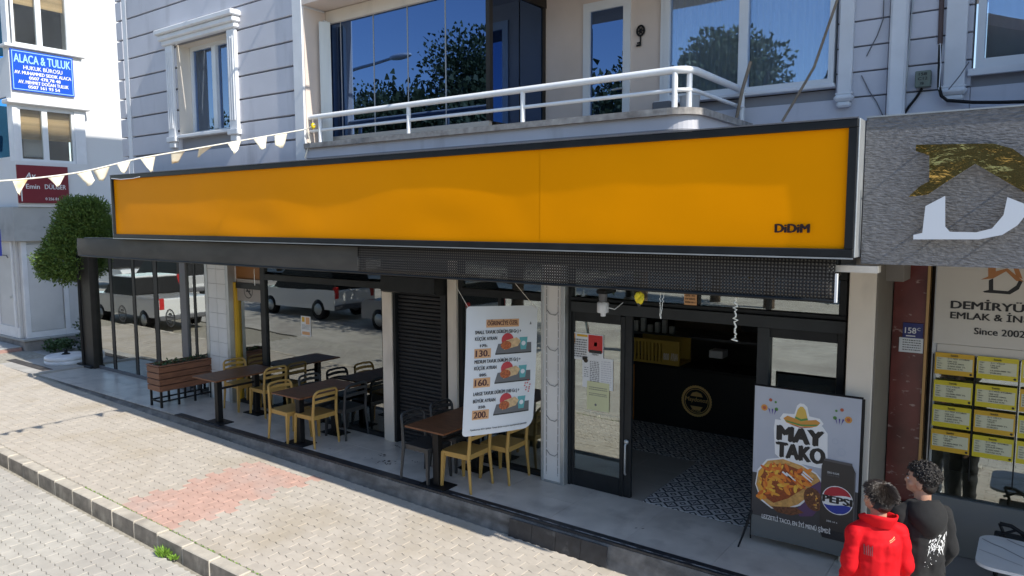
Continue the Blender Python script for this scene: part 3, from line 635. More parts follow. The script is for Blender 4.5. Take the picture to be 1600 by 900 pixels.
# upper slab and mass above (out of the picture, but it shades the wall)
B('upper_slab', bld, -7.79, -2.5, YB-0.02, YW+0.2, 5.93, 6.25, M_CREAM); B('upper_wall', bld, CX0+0.05, CX1, YB+0.02, 12.8, 8.0, 11.6, M_WALL); B('upper_wall', bld, CX1, 0.35, YW+0.02, 12.8, 6.3, 11.6, M_WALL)
B('upper_slab', bld, -7.79, -2.5, YB-0.02, YW+0.01, 8.7, 9.0, M_CREAM)
B('shade_wing', bld, 0.36, 14, 6.3, 12.8, 3.56, 11.6, M_WALL)  # unseen projecting wing, added to keep the recessed wall in shade
for k in range(5): B('wing_balcony', bld, 0.9+k*0.0, 12, 6.0, 6.29, 4.9+2.7*k if k < 3 else 11.0+k, 5.1+2.7*k if k < 3 else 11.1+k, M_WALL) if k < 3 else None  # ledges on the same added, unseen wing
for k in range(4): m = MB(); m.tube([(-9.2+k*1.9, YB-0.35, 7.0), (-9.2+k*1.9, YB-0.02, 7.0)], 0.02, M_ALU, 8); m.build('shadow_rail_arm', bld)  # unseen rail and arms, added to cast shadow bands on the siding
m = MB(); m.tube([(-9.3, YB-0.3, 7.0), (-3.4, YB-0.3, 7.0)], 0.012, M_ALU, 6); m.build('shadow_rail', bld)
# --- recessed wall W: door, key, windows, pilasters
Wx = lambda px: ony(px, 100, YW).x
def wz(px, py): return ony(px, py, YW).z
DX0, DX1, WX0, WX1, RX0 = Wx(912), Wx(985), Wx(1033), Wx(1304), Wx(1518)
DZ1, WZ0 = 5.72, 4.50
B('cream_wall', bld, -7.80, DX0, YW, YW+0.2, 3.55, 6.3, M_CREAM); B('cream_wall', bld, DX1, WX0, YW, YW+0.2, 3.55, 6.3, M_CREAM); B('cream_wall', bld, DX0, DX1, YW, YW+0.2, DZ1, 6.3, M_CREAM)
bd = B('balcony_door', bld, DX0, DX0+0.09, YW-0.02, YW+0.05, 3.62, DZ1, M_PVC)
B('frame', bd, DX1-0.09, DX1, YW-0.02, YW+0.05, 3.62, DZ1, M_PVC); B('frame', bd, DX0+.09, DX1-.09, YW-0.02, YW+0.05, DZ1-0.1, DZ1, M_PVC); B('frame', bd, DX0+.09, DX1-.09, YW-0.02, YW+0.05, 4.33, 4.36, M_PVC)
B('pane', bd, DX0+.09, DX1-.09, YW+0.01, YW+0.018, 3.7, 4.33, G_DARK); B('pane', bd, DX0+.09, DX1-.09, YW+0.01, YW+0.018, 4.36, DZ1-.1, G_DARK)
m = MB(); c = ony(972, 139, YW); m.tube([(c.x+0.03, YW-0.05, c.z), (c.x-0.10, YW-0.06, c.z-0.01)], 0.012, M_ALU, 8); m.build('handle', bd)
B('dark_room', bld, DX0-0.2, WX1+0.2, YW+0.75, YW+0.8, 3.6, 6.2, M_INT)
w1 = B('wide_window', bld, WX0, WX0+0.05, YW-0.03, YW+0.06, WZ0, 6.1, M_PVC)
MX0, MX1 = Wx(1155), Wx(1169)
for a in ((WX0+.05, WX0+.11, WZ0, 6.1), (MX0, MX1, WZ0, 6.1), (WX1-.05, WX1, WZ0, 6.1)): B('frame', w1, a[0], a[1], YW-0.04, YW+0.05, a[2], a[3], M_PVC)
B('frame', w1, WX0+.11, MX0, YW-0.035, YW+0.05, WZ0, WZ0+.06, M_PVC); B('frame', w1, MX1, WX1-.05, YW-0.035, YW+0.05, WZ0, WZ0+.05, M_PVC); B('sill', w1, WX0-.05, WX1+.02, YW-0.07, YW+0.05, WZ0-.04, WZ0-.002, M_TRIM, 0.006)
B('pane', w1, WX0+.11, MX0, YW, YW+0.008, WZ0+.06, 6.1, G_WIN); B('pane', w1, MX1, WX1-.05, YW, YW+0.008, WZ0+.05, 6.1, G_WIN)
def curtain(x0, x1, y, z0, z1, parent):
    m = MB(); n = int((x1-x0)/0.012); vs = []
    for i in range(n+1):
        xx = x0+(x1-x0)*i/n; yy = y+0.022*math.sin(i*0.9+2*noise.noise((xx*3, 0, 0)))+0.012*noise.noise((xx*14, 5, 0)); vs += [(xx, yy, z0), (xx, yy, z1)]
    m.add(vs, [(2*i, 2*i+2, 2*i+3, 2*i+1) for i in range(n)], M_CURT, True); return m.build('curtain', parent)
curtain(WX0+.1, MX0, YW+0.09, WZ0, 6.1, w1); curtain(MX1, WX1, YW+0.08, WZ0, 6.1, w1)
B('wall_core', bld, WX0, RX0, YW+0.05, YW+0.2, 3.55, WZ0-0.05, M_GROOVE); B('wall_core', bld, WX1+0.02, RX0, YW+0.05, YW+0.2, WZ0-0.05, 6.3, M_GROOVE); B('wall_core', bld, RX0, 4, YW+0.05, YW+0.2, 3.55, 4.5, M_GROOVE)
zs = 4.351-0.235*4
while zs < 6.2:
    z0, z1 = zs+0.007, zs+0.235-0.007
    if z1 < WZ0-0.03: B('siding_panel', bld, WX0, Wx(1387), YW-0.004, YW+0.052, z0, z1, M_SIDE, 0.004)
    else: B('siding_panel', bld, WX1+0.02, Wx(1387), YW-0.004, YW+0.052, z0, z1, M_SIDE, 0.004)
    B('siding_panel', bld, Wx(1387)+0.004, RX0, YW-0.004, YW+0.052, z0, z1, M_SIDE, 0.004)
    if z1 < 4.45: B('siding_panel', bld, RX0+0.004, 3, YW-0.004, YW+0.052, z0, z1, M_SIDE, 0.004)
    zs += 0.235
for p0, p1, zb in ((1311, 1333, 4.30), (1477, 1511, 4.27)):
    a, b_ = ony(p0, 60, YW-0.06).x, ony(p1, 60, YW-0.06).x
    pl = B('pilaster', bld, a, b_, YW-0.06, YW-0.005, zb+0.08, 6.25, M_TRIM, 0.006)
    B('base_roll', pl, a-0.025, b_+0.025, YW-0.105, YW-0.005, zb+0.015, zb+0.078, M_TRIM, 0.024); B('base_block', pl, a+0.0, b_-0.0, YW-0.085, YW-0.005, zb-0.04, zb+0.012, M_TRIM, 0.016); B('base_ring', pl, a-0.015, b_+0.015, YW-0.075, YW-0.005, zb+0.08, zb+0.098, M_TRIM, 0.004)
w2 = B('window', bld, RX0+.03, RX0+.09, YW-0.02, YW+0.06, 4.5, 6.1, M_PVC); B('frame', w2, RX0+.09, 1.0, YW-0.02, YW+0.06, 4.5, 4.58, M_PVC); B('pane', w2, RX0+.09, 1.0, YW+0.01, YW+0.018, 4.58, 6.1, G_WIN)
B('blind', w2, RX0+.09, 1.0, YW+0.2, YW+0.21, 4.5, 6.2, M_CURT); B('sill', w2, RX0-.02, 1.0, YW-0.05, YW, 4.44, 4.498, M_TRIM)

# ================================================================== SIGN, SCREEN
SY = 5.68
SX0, SX1, SZ0, SZ1 = -12.08, -1.09, 2.915, 3.905
sign = thing('shop_sign', 'long orange light box sign in a dark frame reading DiDiM across the whole shop front', 'sign', ((SX0+SX1)/2, SY, SZ0))
fw = 0.062
B('frame', sign, SX0, SX1, SY-0.03, SY+0.2, SZ1-fw, SZ1, M_DARKM, 0.006); B('frame', sign, SX0, SX1, SY-0.03, SY+0.2, SZ0, SZ0+fw, M_DARKM, 0.006)
B('frame', sign, SX1-fw, SX1, SY-0.029, SY+0.2, SZ0+fw, SZ1-fw, M_DARKM, 0.005); B('frame', sign, SX0, SX0+0.05, SY-0.029, SY+0.2, SZ0+fw, SZ1-fw, M_DARKM, 0.005)
B('end_cap', sign, SX1+0.001, SX1+0.012, SY-0.025, SY+0.2, SZ0, SZ1, M_ALU, 0.003); B('end_cap', sign, SX0-0.012, SX0-0.001, SY-0.025, SY+0.2, SZ0, SZ1, M_WHITEP, 0.003)
B('bottom_bead', sign, SX0, SX1, SY-0.034, SY-0.02, SZ0-0.012, SZ0-0.001, M_ALU); B('top_bead', sign, SX0, SX1, SY-0.034, SY-0.02, SZ1+0.001, SZ1+0.010, M_GREYP)
seam = ony(843, 290, SY).x
def face(x0, x1):
    m = MB(); nx, nz = int((x1-x0)/0.05), 22; vs = []
    for i in range(nx+1):
        for k in range(nz+1):
            xx = x0+(x1-x0)*i/nx; zz = SZ0+fw-0.004+(SZ1-SZ0-2*fw+0.008)*k/nz; kz = k/nz
            w = 0.012*noise.noise((xx*0.62, 4.2, zz*0.9))+0.024*noise.noise((xx*0.9+zz*0.7, 9.1, zz*1.6))*max(0, 1-kz*1.1)+0.0025*noise.noise((xx*2.2, 1, zz*3))
            ed = min(1, (i/nx)*nx*0.05/0.25, (1-i/nx)*nx*0.05/0.25, kz*4, (1-kz)*4)
            vs.append((xx, SY+0.004+w*max(0, ed), zz))
    m.add(vs, [(i*(nz+1)+k, (i+1)*(nz+1)+k, (i+1)*(nz+1)+k+1, i*(nz+1)+k+1) for i in range(nx) for k in range(nz)], M_ORANGE, True)
    m.box(x0, x1, SY+0.05, SY+0.06, SZ0+fw, SZ1-fw, M_ORANGE)
    return m.build('face_panel', sign)
face(SX0+0.045, seam-0.0015); face(seam+0.0015, SX1-fw+0.004)
P = Panel(wallfn(SY-0.012)); a, b_ = ony(1212, 363, SY), ony(1265, 361, SY)
P.text('DiDiM', a.x, a.z, ony(1240, 349, SY).z-ony(1240, 362, SY).z, mat('dark_red_black_letter', (0.02, 0.006, 0.006), 0.4), w=b_.x-a.x, bold=0.06, h=0.002); P.build('lettering', sign)
m = MB(); pts = [ony(185+i*8, 300-0+0, SY-0.03) for i in range(0)]
m.tube([(SX0+0.06, SY-0.034, 3.86), (SX0+0.35, SY-0.036, 3.835), (SX0+0.75, SY-0.034, 3.838), (SX0+0.95, SY-0.034, 3.855)], 0.006, M_WHITEP, 6); m.build('loose_trim', sign)
# screen: cassette valance, fabric and bottom bar
scr = thing('roller_screen', 'long dark woven roller screen hanging half way down under the orange sign', 'awning', (-7, 5.74, 2.58))
YSC = 5.74
m = MB(); prof = []
M_VAL = mat('grey_valance_film', (0.080, 0.072, 0.062), 0.6, spec=0.3, var=(0.8, 0.3, (1, 1, 4)), stain=(1.4, (0.10, 0.092, 0.075), 0.52, 0.8, (1, 1, 3)))
XV0, XV1 = ony(118, 388, YSC).x, ony(560, 430, YSC).x
outl = [(XV0+0.10+0.10*math.cos(R(a)), YSC+0.10+0.10*math.sin(R(a))) for a in range(180, 271, 15)]
outl += [(XV0+0.10+(XV1-XV0-0.1)*k/60, YSC+0.010*noise.noise((k*0.21, 3, 0))) for k in range(1, 61)]
nz = 6; vs = [(x, y+0.010*math.sin(k/nz*math.pi)*-1+0.004*noise.noise((x*2, k, 2)), 2.585+0.30*k/nz+(1-k/nz)*0.012*noise.noise((x*0.9, 7, 7))) for x, y in outl for k in range(nz+1)]
m.add(vs, [(i*(nz+1)+k, (i+1)*(nz+1)+k, (i+1)*(nz+1)+k+1, i*(nz+1)+k+1) for i in range(len(outl)-1) for k in range(nz)], M_VAL, True)
m.build('clear_valance', scr)
XF1 = -1.225; m = MB(); n = 90; nz = 5; vs = []
for i in range(n+1):
    for k in range(nz+1):
        xx = XV1+0.003+(XF1-XV1)*i/n; vs.append((xx, YSC+0.012*noise.noise((xx*0.8, k*0.3, 1)), 2.585+0.33*k/nz+(1-k/nz)*0.012*noise.noise((xx*0.9, 7, 7))))
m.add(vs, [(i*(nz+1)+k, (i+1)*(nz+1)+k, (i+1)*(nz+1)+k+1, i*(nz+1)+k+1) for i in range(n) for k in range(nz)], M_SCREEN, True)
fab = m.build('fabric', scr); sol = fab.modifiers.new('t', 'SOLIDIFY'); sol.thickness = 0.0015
m = MB(); m.tube([(XV0+0.2, YSC, 2.583), (XF1, YSC, 2.583)], 0.014, M_DARKM, 8); m.build('bottom_bar', scr)
B('cassette', scr, XV0+0.12, XF1, YSC+0.09, YSC+0.22, 2.76, 2.90, M_DARKM, 0.01); B('side_guide', scr, XF1+0.004, XF1+0.02, YSC-0.01, YSC+0.02, 2.575, 2.79, M_TRIM)
B('sign_bracket', scr, -1.30, -0.95, YSC+0.06, YSC+0.2, 2.80, 2.85, M_BEIGE)
# oddments hanging under the screen
def drop(px, py0, py1, y, r, mt, wig=0.008, n=14):
    a, b_ = ony(px, py0, y), ony(px, py1, y)
    return [(a.x+wig*noise.noise((k*0.9, px, 0))*2, y+wig*noise.noise((px, k*0.9, 3)), a.z+(b_.z-a.z)*k/n) for k in range(n+1)]
m = MB(); p = drop(1150, 462, 533, 5.76, 0, M_STRING, 0.02, 26); m.tube(p, 0.007, M_STRING, 6); tag(m.build('knotted_rope'), 'knotted white cord dangling from the screen over the entrance', 'cord')
m = MB(); p = drop(1032, 455, 498, 5.76, 0, M_STRING, 0.006); q = [(x+0.035-0.03*i/14, y, z) for i, (x, y, z) in enumerate(p)]; m.tube(p, 0.003, M_STRING, 5); m.tube(q, 0.003, M_STRING, 5); tag(m.build('looped_string'), 'thin looped string hanging near the yellow flower', 'string')
m = MB(); p = drop(397, 420, 446, 5.9, 0, M_STRING, 0.004); m.tube(p, 0.004, M_STRING, 5); tag(m.build('short_string'), 'short cream string hanging before the brown transom panel', 'string')
c = ony(999, 466, 5.78); m = MB()
for k in range(9):
    a = k*0.7; m.ell((c.x+0.022*math.cos(a), c.y+0.01*math.sin(a*2), c.z+0.03*math.sin(a)), (0.026, 0.012, 0.030), mat('yellow_petal', (0.70, 0.52, 0.01), 0.6), 8, 6)
m.ell((c.x, c.y, c.z-0.05), (0.02, 0.015, 0.03), M_BLACKP, 8, 6); tag(m.build('yellow_flower'), 'yellow artificial flower tied under the screen left of the entrance', 'flower')
c = ony(1078, 468, 7.25); st = B('warning_sticker', None, c.x-0.07, c.x+0.07, 7.262, 7.266, c.z-0.06, c.z+0.06, M_TAN); P = Panel(wallfn(7.260))
for k, s_ in enumerate(('GEL AL', 'EVE SERVİS', '0256 811')): P.text(s_, c.x, c.z+0.03-0.035*k, 0.018, M_BLACKP, al='C', w=0.11)
P.build('lettering', st); tag(st, 'small orange sticker on the transom glass above the entrance', 'sticker')
# wall lamp over the fixed leaf
c = ony(942, 480, 7.0); lp = thing('wall_spotlight', 'white cylindrical spotlight fixed above the left door leaf', 'lamp', (c.x, 7.0, c.z))
m = MB(); m.lathe(c.x, 7.0, [(0.055, c.z-0.06), (0.065, c.z-0.055), (0.065, c.z+0.05), (0.05, c.z+0.06)], M_WHITEP, 16); m.build('housing', lp)
m = MB(); m.lathe(c.x, 7.0, [(0.045, c.z+0.06), (0.05, c.z+0.15)], M_GREYP, 12); m.bev(c.x-0.06, c.x+0.06, 6.95, 7.2, c.z+0.15, c.z+0.2, M_BLK, 0.01); m.build('bracket', lp)
m = MB(); m.lathe(c.x+0.005, 7.0, [(0.028, c.z-0.10), (0.032, c.z-0.06)], M_WHITEP, 12); m.build('socket', lp)
m = MB(); m.tube([(c.x+0.06, 7.0, c.z), (c.x+0.12, 7.05, c.z-0.02), (c.x+0.14, 7.2, c.z+0.04)], 0.006, M_WHITEP, 6); m.build('cable', lp)
# fairy lights zig zagging down the white pillar
m = MB()
for k in range(6):
    z0 = 2.55-0.43*k; xa, xb = X(854, 7.19), X(872, 7.19)
    m.tube([(xa, 7.193, z0), (xa+0.05, 7.19, z0-0.05), (xb-0.04, 7.19, z0-0.06), (xb, 7.193, z0-0.02)], 0.0035, M_GREYP, 5)
for xx in (X(854, 7.19), X(872, 7.19)):
    m.tube([(xx+0.006*noise.noise((xx, k, 1)), 7.193, 0.1+k*0.1) for k in range(26)], 0.003, M_GREYP, 5)
    for k in range(26): m.ell((xx+0.004, 7.188, 0.12+k*0.098), (0.006, 0.006, 0.009), M_WHITEP, 6, 4)
tag(m.build('fairy_lights'), 'string of fairy lights looped down the white pillar beside the door', 'fairy lights')
# papers on the door glass and other stickers
def paper(name, px0, py0, px1, py1, y, mt, label, cat, draw=None, group=None, tilt=0.0):
    a, b_ = ony(px0, py1, y), ony(px1, py0, y); w, h = b_.x-a.x, b_.z-a.z
    o = B(name, None, a.x, b_.x, y-0.001, y+0.001, a.z, b_.z, mt); P = Panel(wallfn(y-0.001, a.x, a.z)); P.h = 0.001
    if draw: draw(P, w, h); P.build('print', o)
    return tag(o, label, cat, group)
def lines(P, w, h, n=9, mt=None, x0=0.1, x1=0.9, y0=0.15, y1=0.9, th=0.35):
    for k in range(n):
        v = h*(y0+(y1-y0)*k/n); u = w*x0
        while u < w*x1:
            L = random.uniform(0.03, 0.10)*w; L = min(L, w*x1-u)
            if L > 0.003: P.rect(u, v, u+L, v+h*(y1-y0)/n*th, mt or M_GREYP)
            u += L+w*0.025
def d1(P, w, h): P.rect(w*.3, h*.86, w*.95, h*.94, M_YEL); lines(P, w, h, 8, None, .12, .9, .1, .8, .6); P.rect(0.0, h*0.6, w*.2, h*.95, M_TAN)
def d2(P, w, h):
    P.rect(0.01, h*.32, w-.01, h-.01, M_REDL); P.rect(w*.42, h*.55, w*.6, h*.7, M_WHITE); P.text('MENÜ', w/2, h*.2, h*.07, M_BLACKP, al='C'); P.rect(w*.1, h*.28, w*.9, h*.40, M_BLACKP, 0.0014)
def d3(P, w, h): P.disc(w*.11, h*.87, w*.07, M_SOIL); lines(P, w, h, 15, M_GREYP, .25, .56, .1, .95, .5); lines(P, w, h, 12, mat('faint_print', (0.45, 0.45, 0.5), 0.5), .62, .95, .1, .95, .4); lines(P, w, h, 5, None, .06, .2, .35, .7, .3)
def d4(P, w, h): lines(P, w, h, 2, M_GREYP, .1, .9, .72, .86, .4); lines(P, w, h, 2, M_GREYP, .1, .9, .52, .64, .4); P.disc(w*.4, h*.2, w*.05, M_GREYP)
DYg = 7.302
paper('price_list', 894, 521, 920, 560, DYg, M_PAPER, 'white price list with a yellow heading taped at the top left of the door glass', 'notice', d1)
paper('menu_card', 918, 524, 943, 562, DYg-0.003, M_PAPER, 'red and white menu card taped beside the price list on the door glass', 'notice', d2)
paper('printed_notice', 910, 562, 958, 604, DYg, M_PAPER, 'wide white notice full of small print on the door glass', 'notice', d3)
paper('yellow_notice', 917, 600, 952, 639, DYg-0.003, mat('pale_yellow_paper', (0.58, 0.58, 0.35), 0.6), 'pale yellow notice taped lowest on the door glass', 'notice', d4)
def d5(P, w, h): P.rect(w*.1, h*.7, w*.4, h*.95, M_YEL); P.rect(w*.5, h*.6, w*.9, h*.95, M_TAN); lines(P, w, h, 4, None, .1, .9, .35, .6, .4); P.rect(w*.1, h*.06, w*.9, h*.22, M_TAN)
paper('window_flyer', 471, 495, 485, 524, 7.31, M_PAPER, 'small white flyer with orange print stuck on the big window', 'notice', d5)
def badge(P, u, v, r, mt, txt, inner=None, seal=False):
    P.ring(u, v, r*.86, r, mt, n=72, teeth=1); P.ring(u, v, r*.76, r*.80, mt, n=48)
    if inner: P.disc(u, v, r*.74, inner, 0.0012)
    P.poly([(u-r*.42, v+r*.30), (u-r*.3, v+r*.52), (u, v+r*.62), (u+r*.3, v+r*.52), (u+r*.42, v+r*.30)], mt); P.poly([(u-r*.42, v-r*.34), (u+r*.42, v-r*.34), (u+r*.25, v-r*.58), (u-r*.25, v-r*.58)], mt)
    P.text(txt, u, v-r*.12, r*.27, mt, w=r*1.5, al='C', bold=0.02, shear=0.15)
for px, py, nm in ((191, 490, 'left'), (266, 497, 'right')):
    c = ony(px, py, GY-0.008); P = Panel(wallfn(GY-0.005)); P.h = 0.001; badge(P, c.x, c.z, 0.17, M_BLACKP, 'Maydonoz'); P.text('DÖNER', c.x, c.z-0.26 if nm == 'right' else c.z-0.125, 0.03, M_BLACKP, al='C')
    tag(P.mb.build('window_decal'), 'round black logo decal on the %s pane of the glass room' % ('second' if nm == 'left' else 'fourth'), 'decal')
a, b_ = ony(371, 469, FY-0.02), ony(407, 440, FY-0.02)
ns = B('no_smoking_sign', None, a.x, b_.x, FY-0.02, FY-0.012, a.z, b_.z+0.02, mat('grey_sign_film', (0.30, 0.27, 0.25), 0.5)); P = Panel(wallfn(FY-0.02)); c = ony(388, 455, FY-0.02)
P.ring(c.x, c.z, 0.11, 0.125, M_BLACKP, n=40); P.poly([(c.x-0.085, c.z+0.06), (c.x-0.065, c.z+0.08), (c.x+0.085, c.z-0.06), (c.x+0.065, c.z-0.08)], M_BLACKP); P.rect(c.x-0.07, c.z-0.012, c.x+0.06, c.z+0.012, M_BLACKP); P.rect(c.x+0.04, c.z+0.012, c.x+0.055, c.z+0.05, M_BLACKP)
P.build('symbol', ns); tag(ns, 'grey no smoking sign in the narrow window beside the yellow jamb', 'sign')
c = ony(345, 408, 7.17); m = MB(); m.tube([(c.x-0.04, 7.15, c.z+0.05), (c.x+0.03, 7.12, c.z-0.02)], 0.035, M_GREYP, 10); m.bev(c.x-0.03, c.x+0.03, 7.15, 7.195, c.z+0.03, c.z+0.09, M_BLK, 0.01); tag(m.build('security_camera'), 'small dark security camera on top of the white tiled pier', 'camera')

# ================================================================== INTERIOR
ct = thing('service_counter', 'black service counter with a round gold logo inside the entrance', 'counter', (-4.3, 10.32, 0))
B('front_panel', ct, -5.12, -2.2, 10.32, 10.36, 0.0, 0.90, M_CNT); B('side_panel', ct, -5.9, -5.125, 10.32, 10.36, 0.0, 0.90, mat('orange_laminate', (0.42, 0.15, 0.015), 0.5)); B('worktop', ct, -5.9, -2.2, 10.28, 10.95, 0.905, 0.95, M_BLK, 0.005)
B('body', ct, -5.88, -2.22, 10.365, 10.9, 0.0, 0.9, M_BLK)
P = Panel(wallfn(10.32)); c = ony(1088, 627, 10.31); GLD = mat('gold_logo_paint', (0.75, 0.50, 0.18), 0.5); badge(P, c.x, c.z, 0.235, GLD, 'Maydonoz'); P.text('DÖNER', c.x, c.z-0.165, 0.03, GLD, al='C'); P.build('logo', ct)
cr = thing('yellow_crate', 'yellow slatted plastic crate standing on the counter', 'crate', (-5.4, 10.45, 0.95))
CRM = mat('dull_yellow_plastic', (0.42, 0.27, 0.04), 0.5)
ca, cb = ony(985, 570, 10.3), ony(1062, 540, 10.3); cx0, cx1 = ca.x, cb.x; cz1 = ony(1020, 530, 10.3).z
B('base', cr, cx0, cx1, 10.30, 10.75, 0.952, 0.99, CRM); B('rim', cr, cx0, cx1, 10.29, 10.32, cz1-0.05, cz1, CRM); B('back', cr, cx0, cx1, 10.72, 10.75, 0.99, cz1, CRM)
k = cx0
while k < cx1-0.3: B('slat', cr, k, k+0.035, 10.30, 10.32, 0.99, cz1-0.05, CRM); k += 0.06
B('end_plate', cr, cx1-0.29, cx1, 10.30, 10.32, 0.99, cz1-0.05, CRM); P = Panel(wallfn(10.30)); P.text('800', cx1-0.26, 1.03, 0.10, M_BEIGE, w=0.09, bold=0.04); P.text('AYRAN', cx1-0.14, 1.03, 0.11, M_BEIGE, w=0.11, bold=0.04); P.build('lettering', cr)
def clutter(name, px, py, y, w, h, mt, label, cat, d=0.25):
    c = ony(px, py, y); o = B(name, None, c.x-w/2, c.x+w/2, y, y+d, c.z, c.z+h, mt, 0.01); return tag(o, label, cat)
clutter('napkin_box', 1058, 548, 10.9, 0.14, 0.16, M_PAPER, 'white napkin box behind the yellow crate on the counter', 'box'); clutter('paper_bag', 1118, 560, 10.7, 0.22, 0.12, M_PAPER, 'white paper bag lying on the counter', 'bag')
clutter('till_screen', 1175, 520, 10.8, 0.34, 0.28, M_BLK, 'black till screen at the right end of the counter', 'screen', 0.05); clutter('coffee_machine', 1010, 528, 11.3, 0.8, 0.45, M_BLK, 'black coffee machine on the back shelf', 'machine')
clutter('menu_light_panel', 1100, 515, 12.4, 2.2, 0.5, mat('taupe_panel', (0.20, 0.14, 0.10), 0.7), 'long taupe panel on the back wall of the shop', 'panel', 0.1)
B('shelf', ct, -5.9, -2.0, 11.1, 11.5, 1.25, 1.29, M_GREYP)
for k in range(7): B('cup_stack', ct, -5.7+k*0.13, -5.62+k*0.13, 11.15, 11.23, 1.292, 1.42+0.05*(k % 3), M_PAPER, 0.01)

# ================================================================== CHAIRS AND TABLES
def chair_proto(mt, name, label, group):
    t = thing(name, label, 'chair', (0, 0, 0), group)                 # local: faces +x, back at -x, footprint 0.43
    hw = 0.205
    # back frame: two rear legs that run up into a round-cornered arch
    m = MB(); path = [(-0.235, -hw-0.012, 0), (-0.195, -hw, 0.42), (-0.215, -hw+0.005, 0.66)]
    top = [(-0.222-0.03*math.sin(R(a)), -hw+0.075-0.07*math.cos(R(a)), 0.735+0.075*math.sin(R(a))) for a in range(0, 91, 22)]
    mid = [(-0.262, 0, 0.815)]
    p = path+top; full = p+mid+[(x, -y, z) for x, y, z in p[::-1]]
    rr = [0.014, 0.021, 0.018]+[0.017]*len(top)+[0.017]+[0.017]*len(top)+[0.018, 0.021, 0.014]
    m.tube(full, rr, mt, 10, flat=1.15); m.build('back_frame', t)
    for zz, w in ((0.735, 0.196), (0.655, 0.196)):
        m = MB(); pts = [(-0.225-0.035*math.cos(R(90*v)), v*w, zz+0.012*math.cos(R(90*v))) for v in [-1, -.6, -.2, .2, .6, 1]]
        vs = []
        for x, y, z in pts: vs += [(x-0.007, y, z-0.021), (x+0.007, y, z-0.021), (x+0.007, y, z+0.021), (x-0.007, y, z+0.021)]
        m.add(vs, [(4*i+k, 4*i+(k+1) % 4, 4*i+4+(k+1) % 4, 4*i+4+k) for i in range(5) for k in range(4)], mt, False); m.build('back_slat', t)
    m = MB(); out = [(-0.195, -0.20), (0.19, -0.215), (0.215, -0.19), (0.225, 0), (0.215, 0.19), (0.19, 0.215), (-0.195, 0.20)]
    dz = lambda a, b_: -0.014*math.exp(-((a/0.15)**2+(b_/0.15)**2))
    m.prism(out, lambda a, b_: (a, b_, 0.425), lambda a, b_: (a, b_, 0.452), mt); m.build('seat', t)
    m = MB(); m.box(-0.19, 0.20, -0.20, -0.178, 0.39, 0.424, mt); m.box(-0.19, 0.20, 0.178, 0.20, 0.39, 0.424, mt); m.box(0.178, 0.20, -0.177, 0.177, 0.385, 0.424, mt); m.box(-0.19, -0.172, -0.177, 0.177, 0.39, 0.424, mt); m.build('apron', t)
    for s_ in (-1, 1):
        m = MB(); a = 0.016; b_ = 0.024
        m.hexa([(0.215-a, s_*0.212-a, 0), (0.215+a*.6, s_*0.212-a, 0), (0.215+a*.6, s_*0.212+a*.6, 0), (0.215-a, s_*0.212+a*.6, 0), (0.19-b_, s_*0.188-b_, 0.44), (0.19+b_, s_*0.188-b_, 0.44), (0.19+b_, s_*0.188+b_, 0.44), (0.19-b_, s_*0.188+b_, 0.44)], mt); m.build('leg', t)
    return t
cy = chair_proto(M_CHY, 'cafe_chair', 'ochre slat back chair', 'ochre chairs at the terrace tables'); cd = chair_proto(M_CHD, 'cafe_chair', 'charcoal slat back chair', 'charcoal chairs at the tables')
CH = [  # proto, x, y, facing (deg), label
 (cy, -8.78, 6.49, 0, 'ochre chair on the left side of the middle table, back to the planter'),
 (cy, -8.29, 6.56, 180, 'ochre chair with its back to the camera on the right side of the middle table'),
 (cy, -10.86, 7.08, 0, 'ochre chair behind the left table beside the yellow jamb'),
 (cy, -10.20, 7.12, 180, 'ochre chair on the right side of the left table'),
 (cy, -5.46, 6.53, 180, 'nearer ochre chair under the hanging menu board'),
 (cy, -5.26, 7.02, 180, 'farther ochre chair under the hanging menu board, next to the window'),
 (cd, -8.22, 7.06, 180, 'charcoal chair behind the ochre one at the middle table'),
 (cd, -6.02, 6.44, 0, 'charcoal chair on the left side of the right table, nearest the pavement'),
 (cd, -6.03, 6.98, 0, 'charcoal chair left of the menu board, between the right table and the shutter'),
 (cd, -8.80, 7.05, 0, 'charcoal chair at the window end of the middle table')]
used = set()
def put(proto, x, y, rz, label, z=0):
    if proto.name not in used: used.add(proto.name); o = proto; o.location = (x, y, z); o.rotation_euler = (0, 0, R(rz)); o['label'] = label; return o
    return copy_tree(proto, (x, y, z), R(rz), label)
for pr, x, y, a, lb in CH: put(pr, x, y, a+random.uniform(-3, 3), lb)
def table(x, y0, L, w, label, top=M_WOOD, h=0.745):
    t = thing('cafe_table', label, 'table', (x, y0+L/2, 0), 'brown topped terrace tables' if top is M_WOOD else 'dark tables inside')
    m = MB(); m.bev(x-w/2, x+w/2, y0, y0+L, h-0.022, h, top, 0.003); m.build('table_top', t)
    for yy in (y0+0.24, y0+L-0.24):
        m = MB(); m.bev(x-0.045, x+0.045, yy-0.045, yy+0.045, 0.016, h-0.023, M_BLK, 0.006); m.build('pedestal', t)
        m = MB(); m.bev(x-0.20, x+0.20, yy-0.13, yy+0.13, 0, 0.015, M_BLK, 0.004); m.build('foot_plate', t)
    m = MB(); m.box(x-0.015, x+0.015, y0+0.285, y0+L-0.285, 0.52, 0.55, M_BLK); m.build('stretcher', t)
    return t
table(-10.39, 6.10, 1.16, 0.66, 'brown topped two-pedestal table nearest the planter, left of the three')
table(-8.45, 6.17, 1.11, 0.64, 'brown topped table between four chairs in front of the big window')
table(-5.73, 6.08, 1.2, 0.62, 'brown topped table in front of the roller shutter, half behind the menu board')
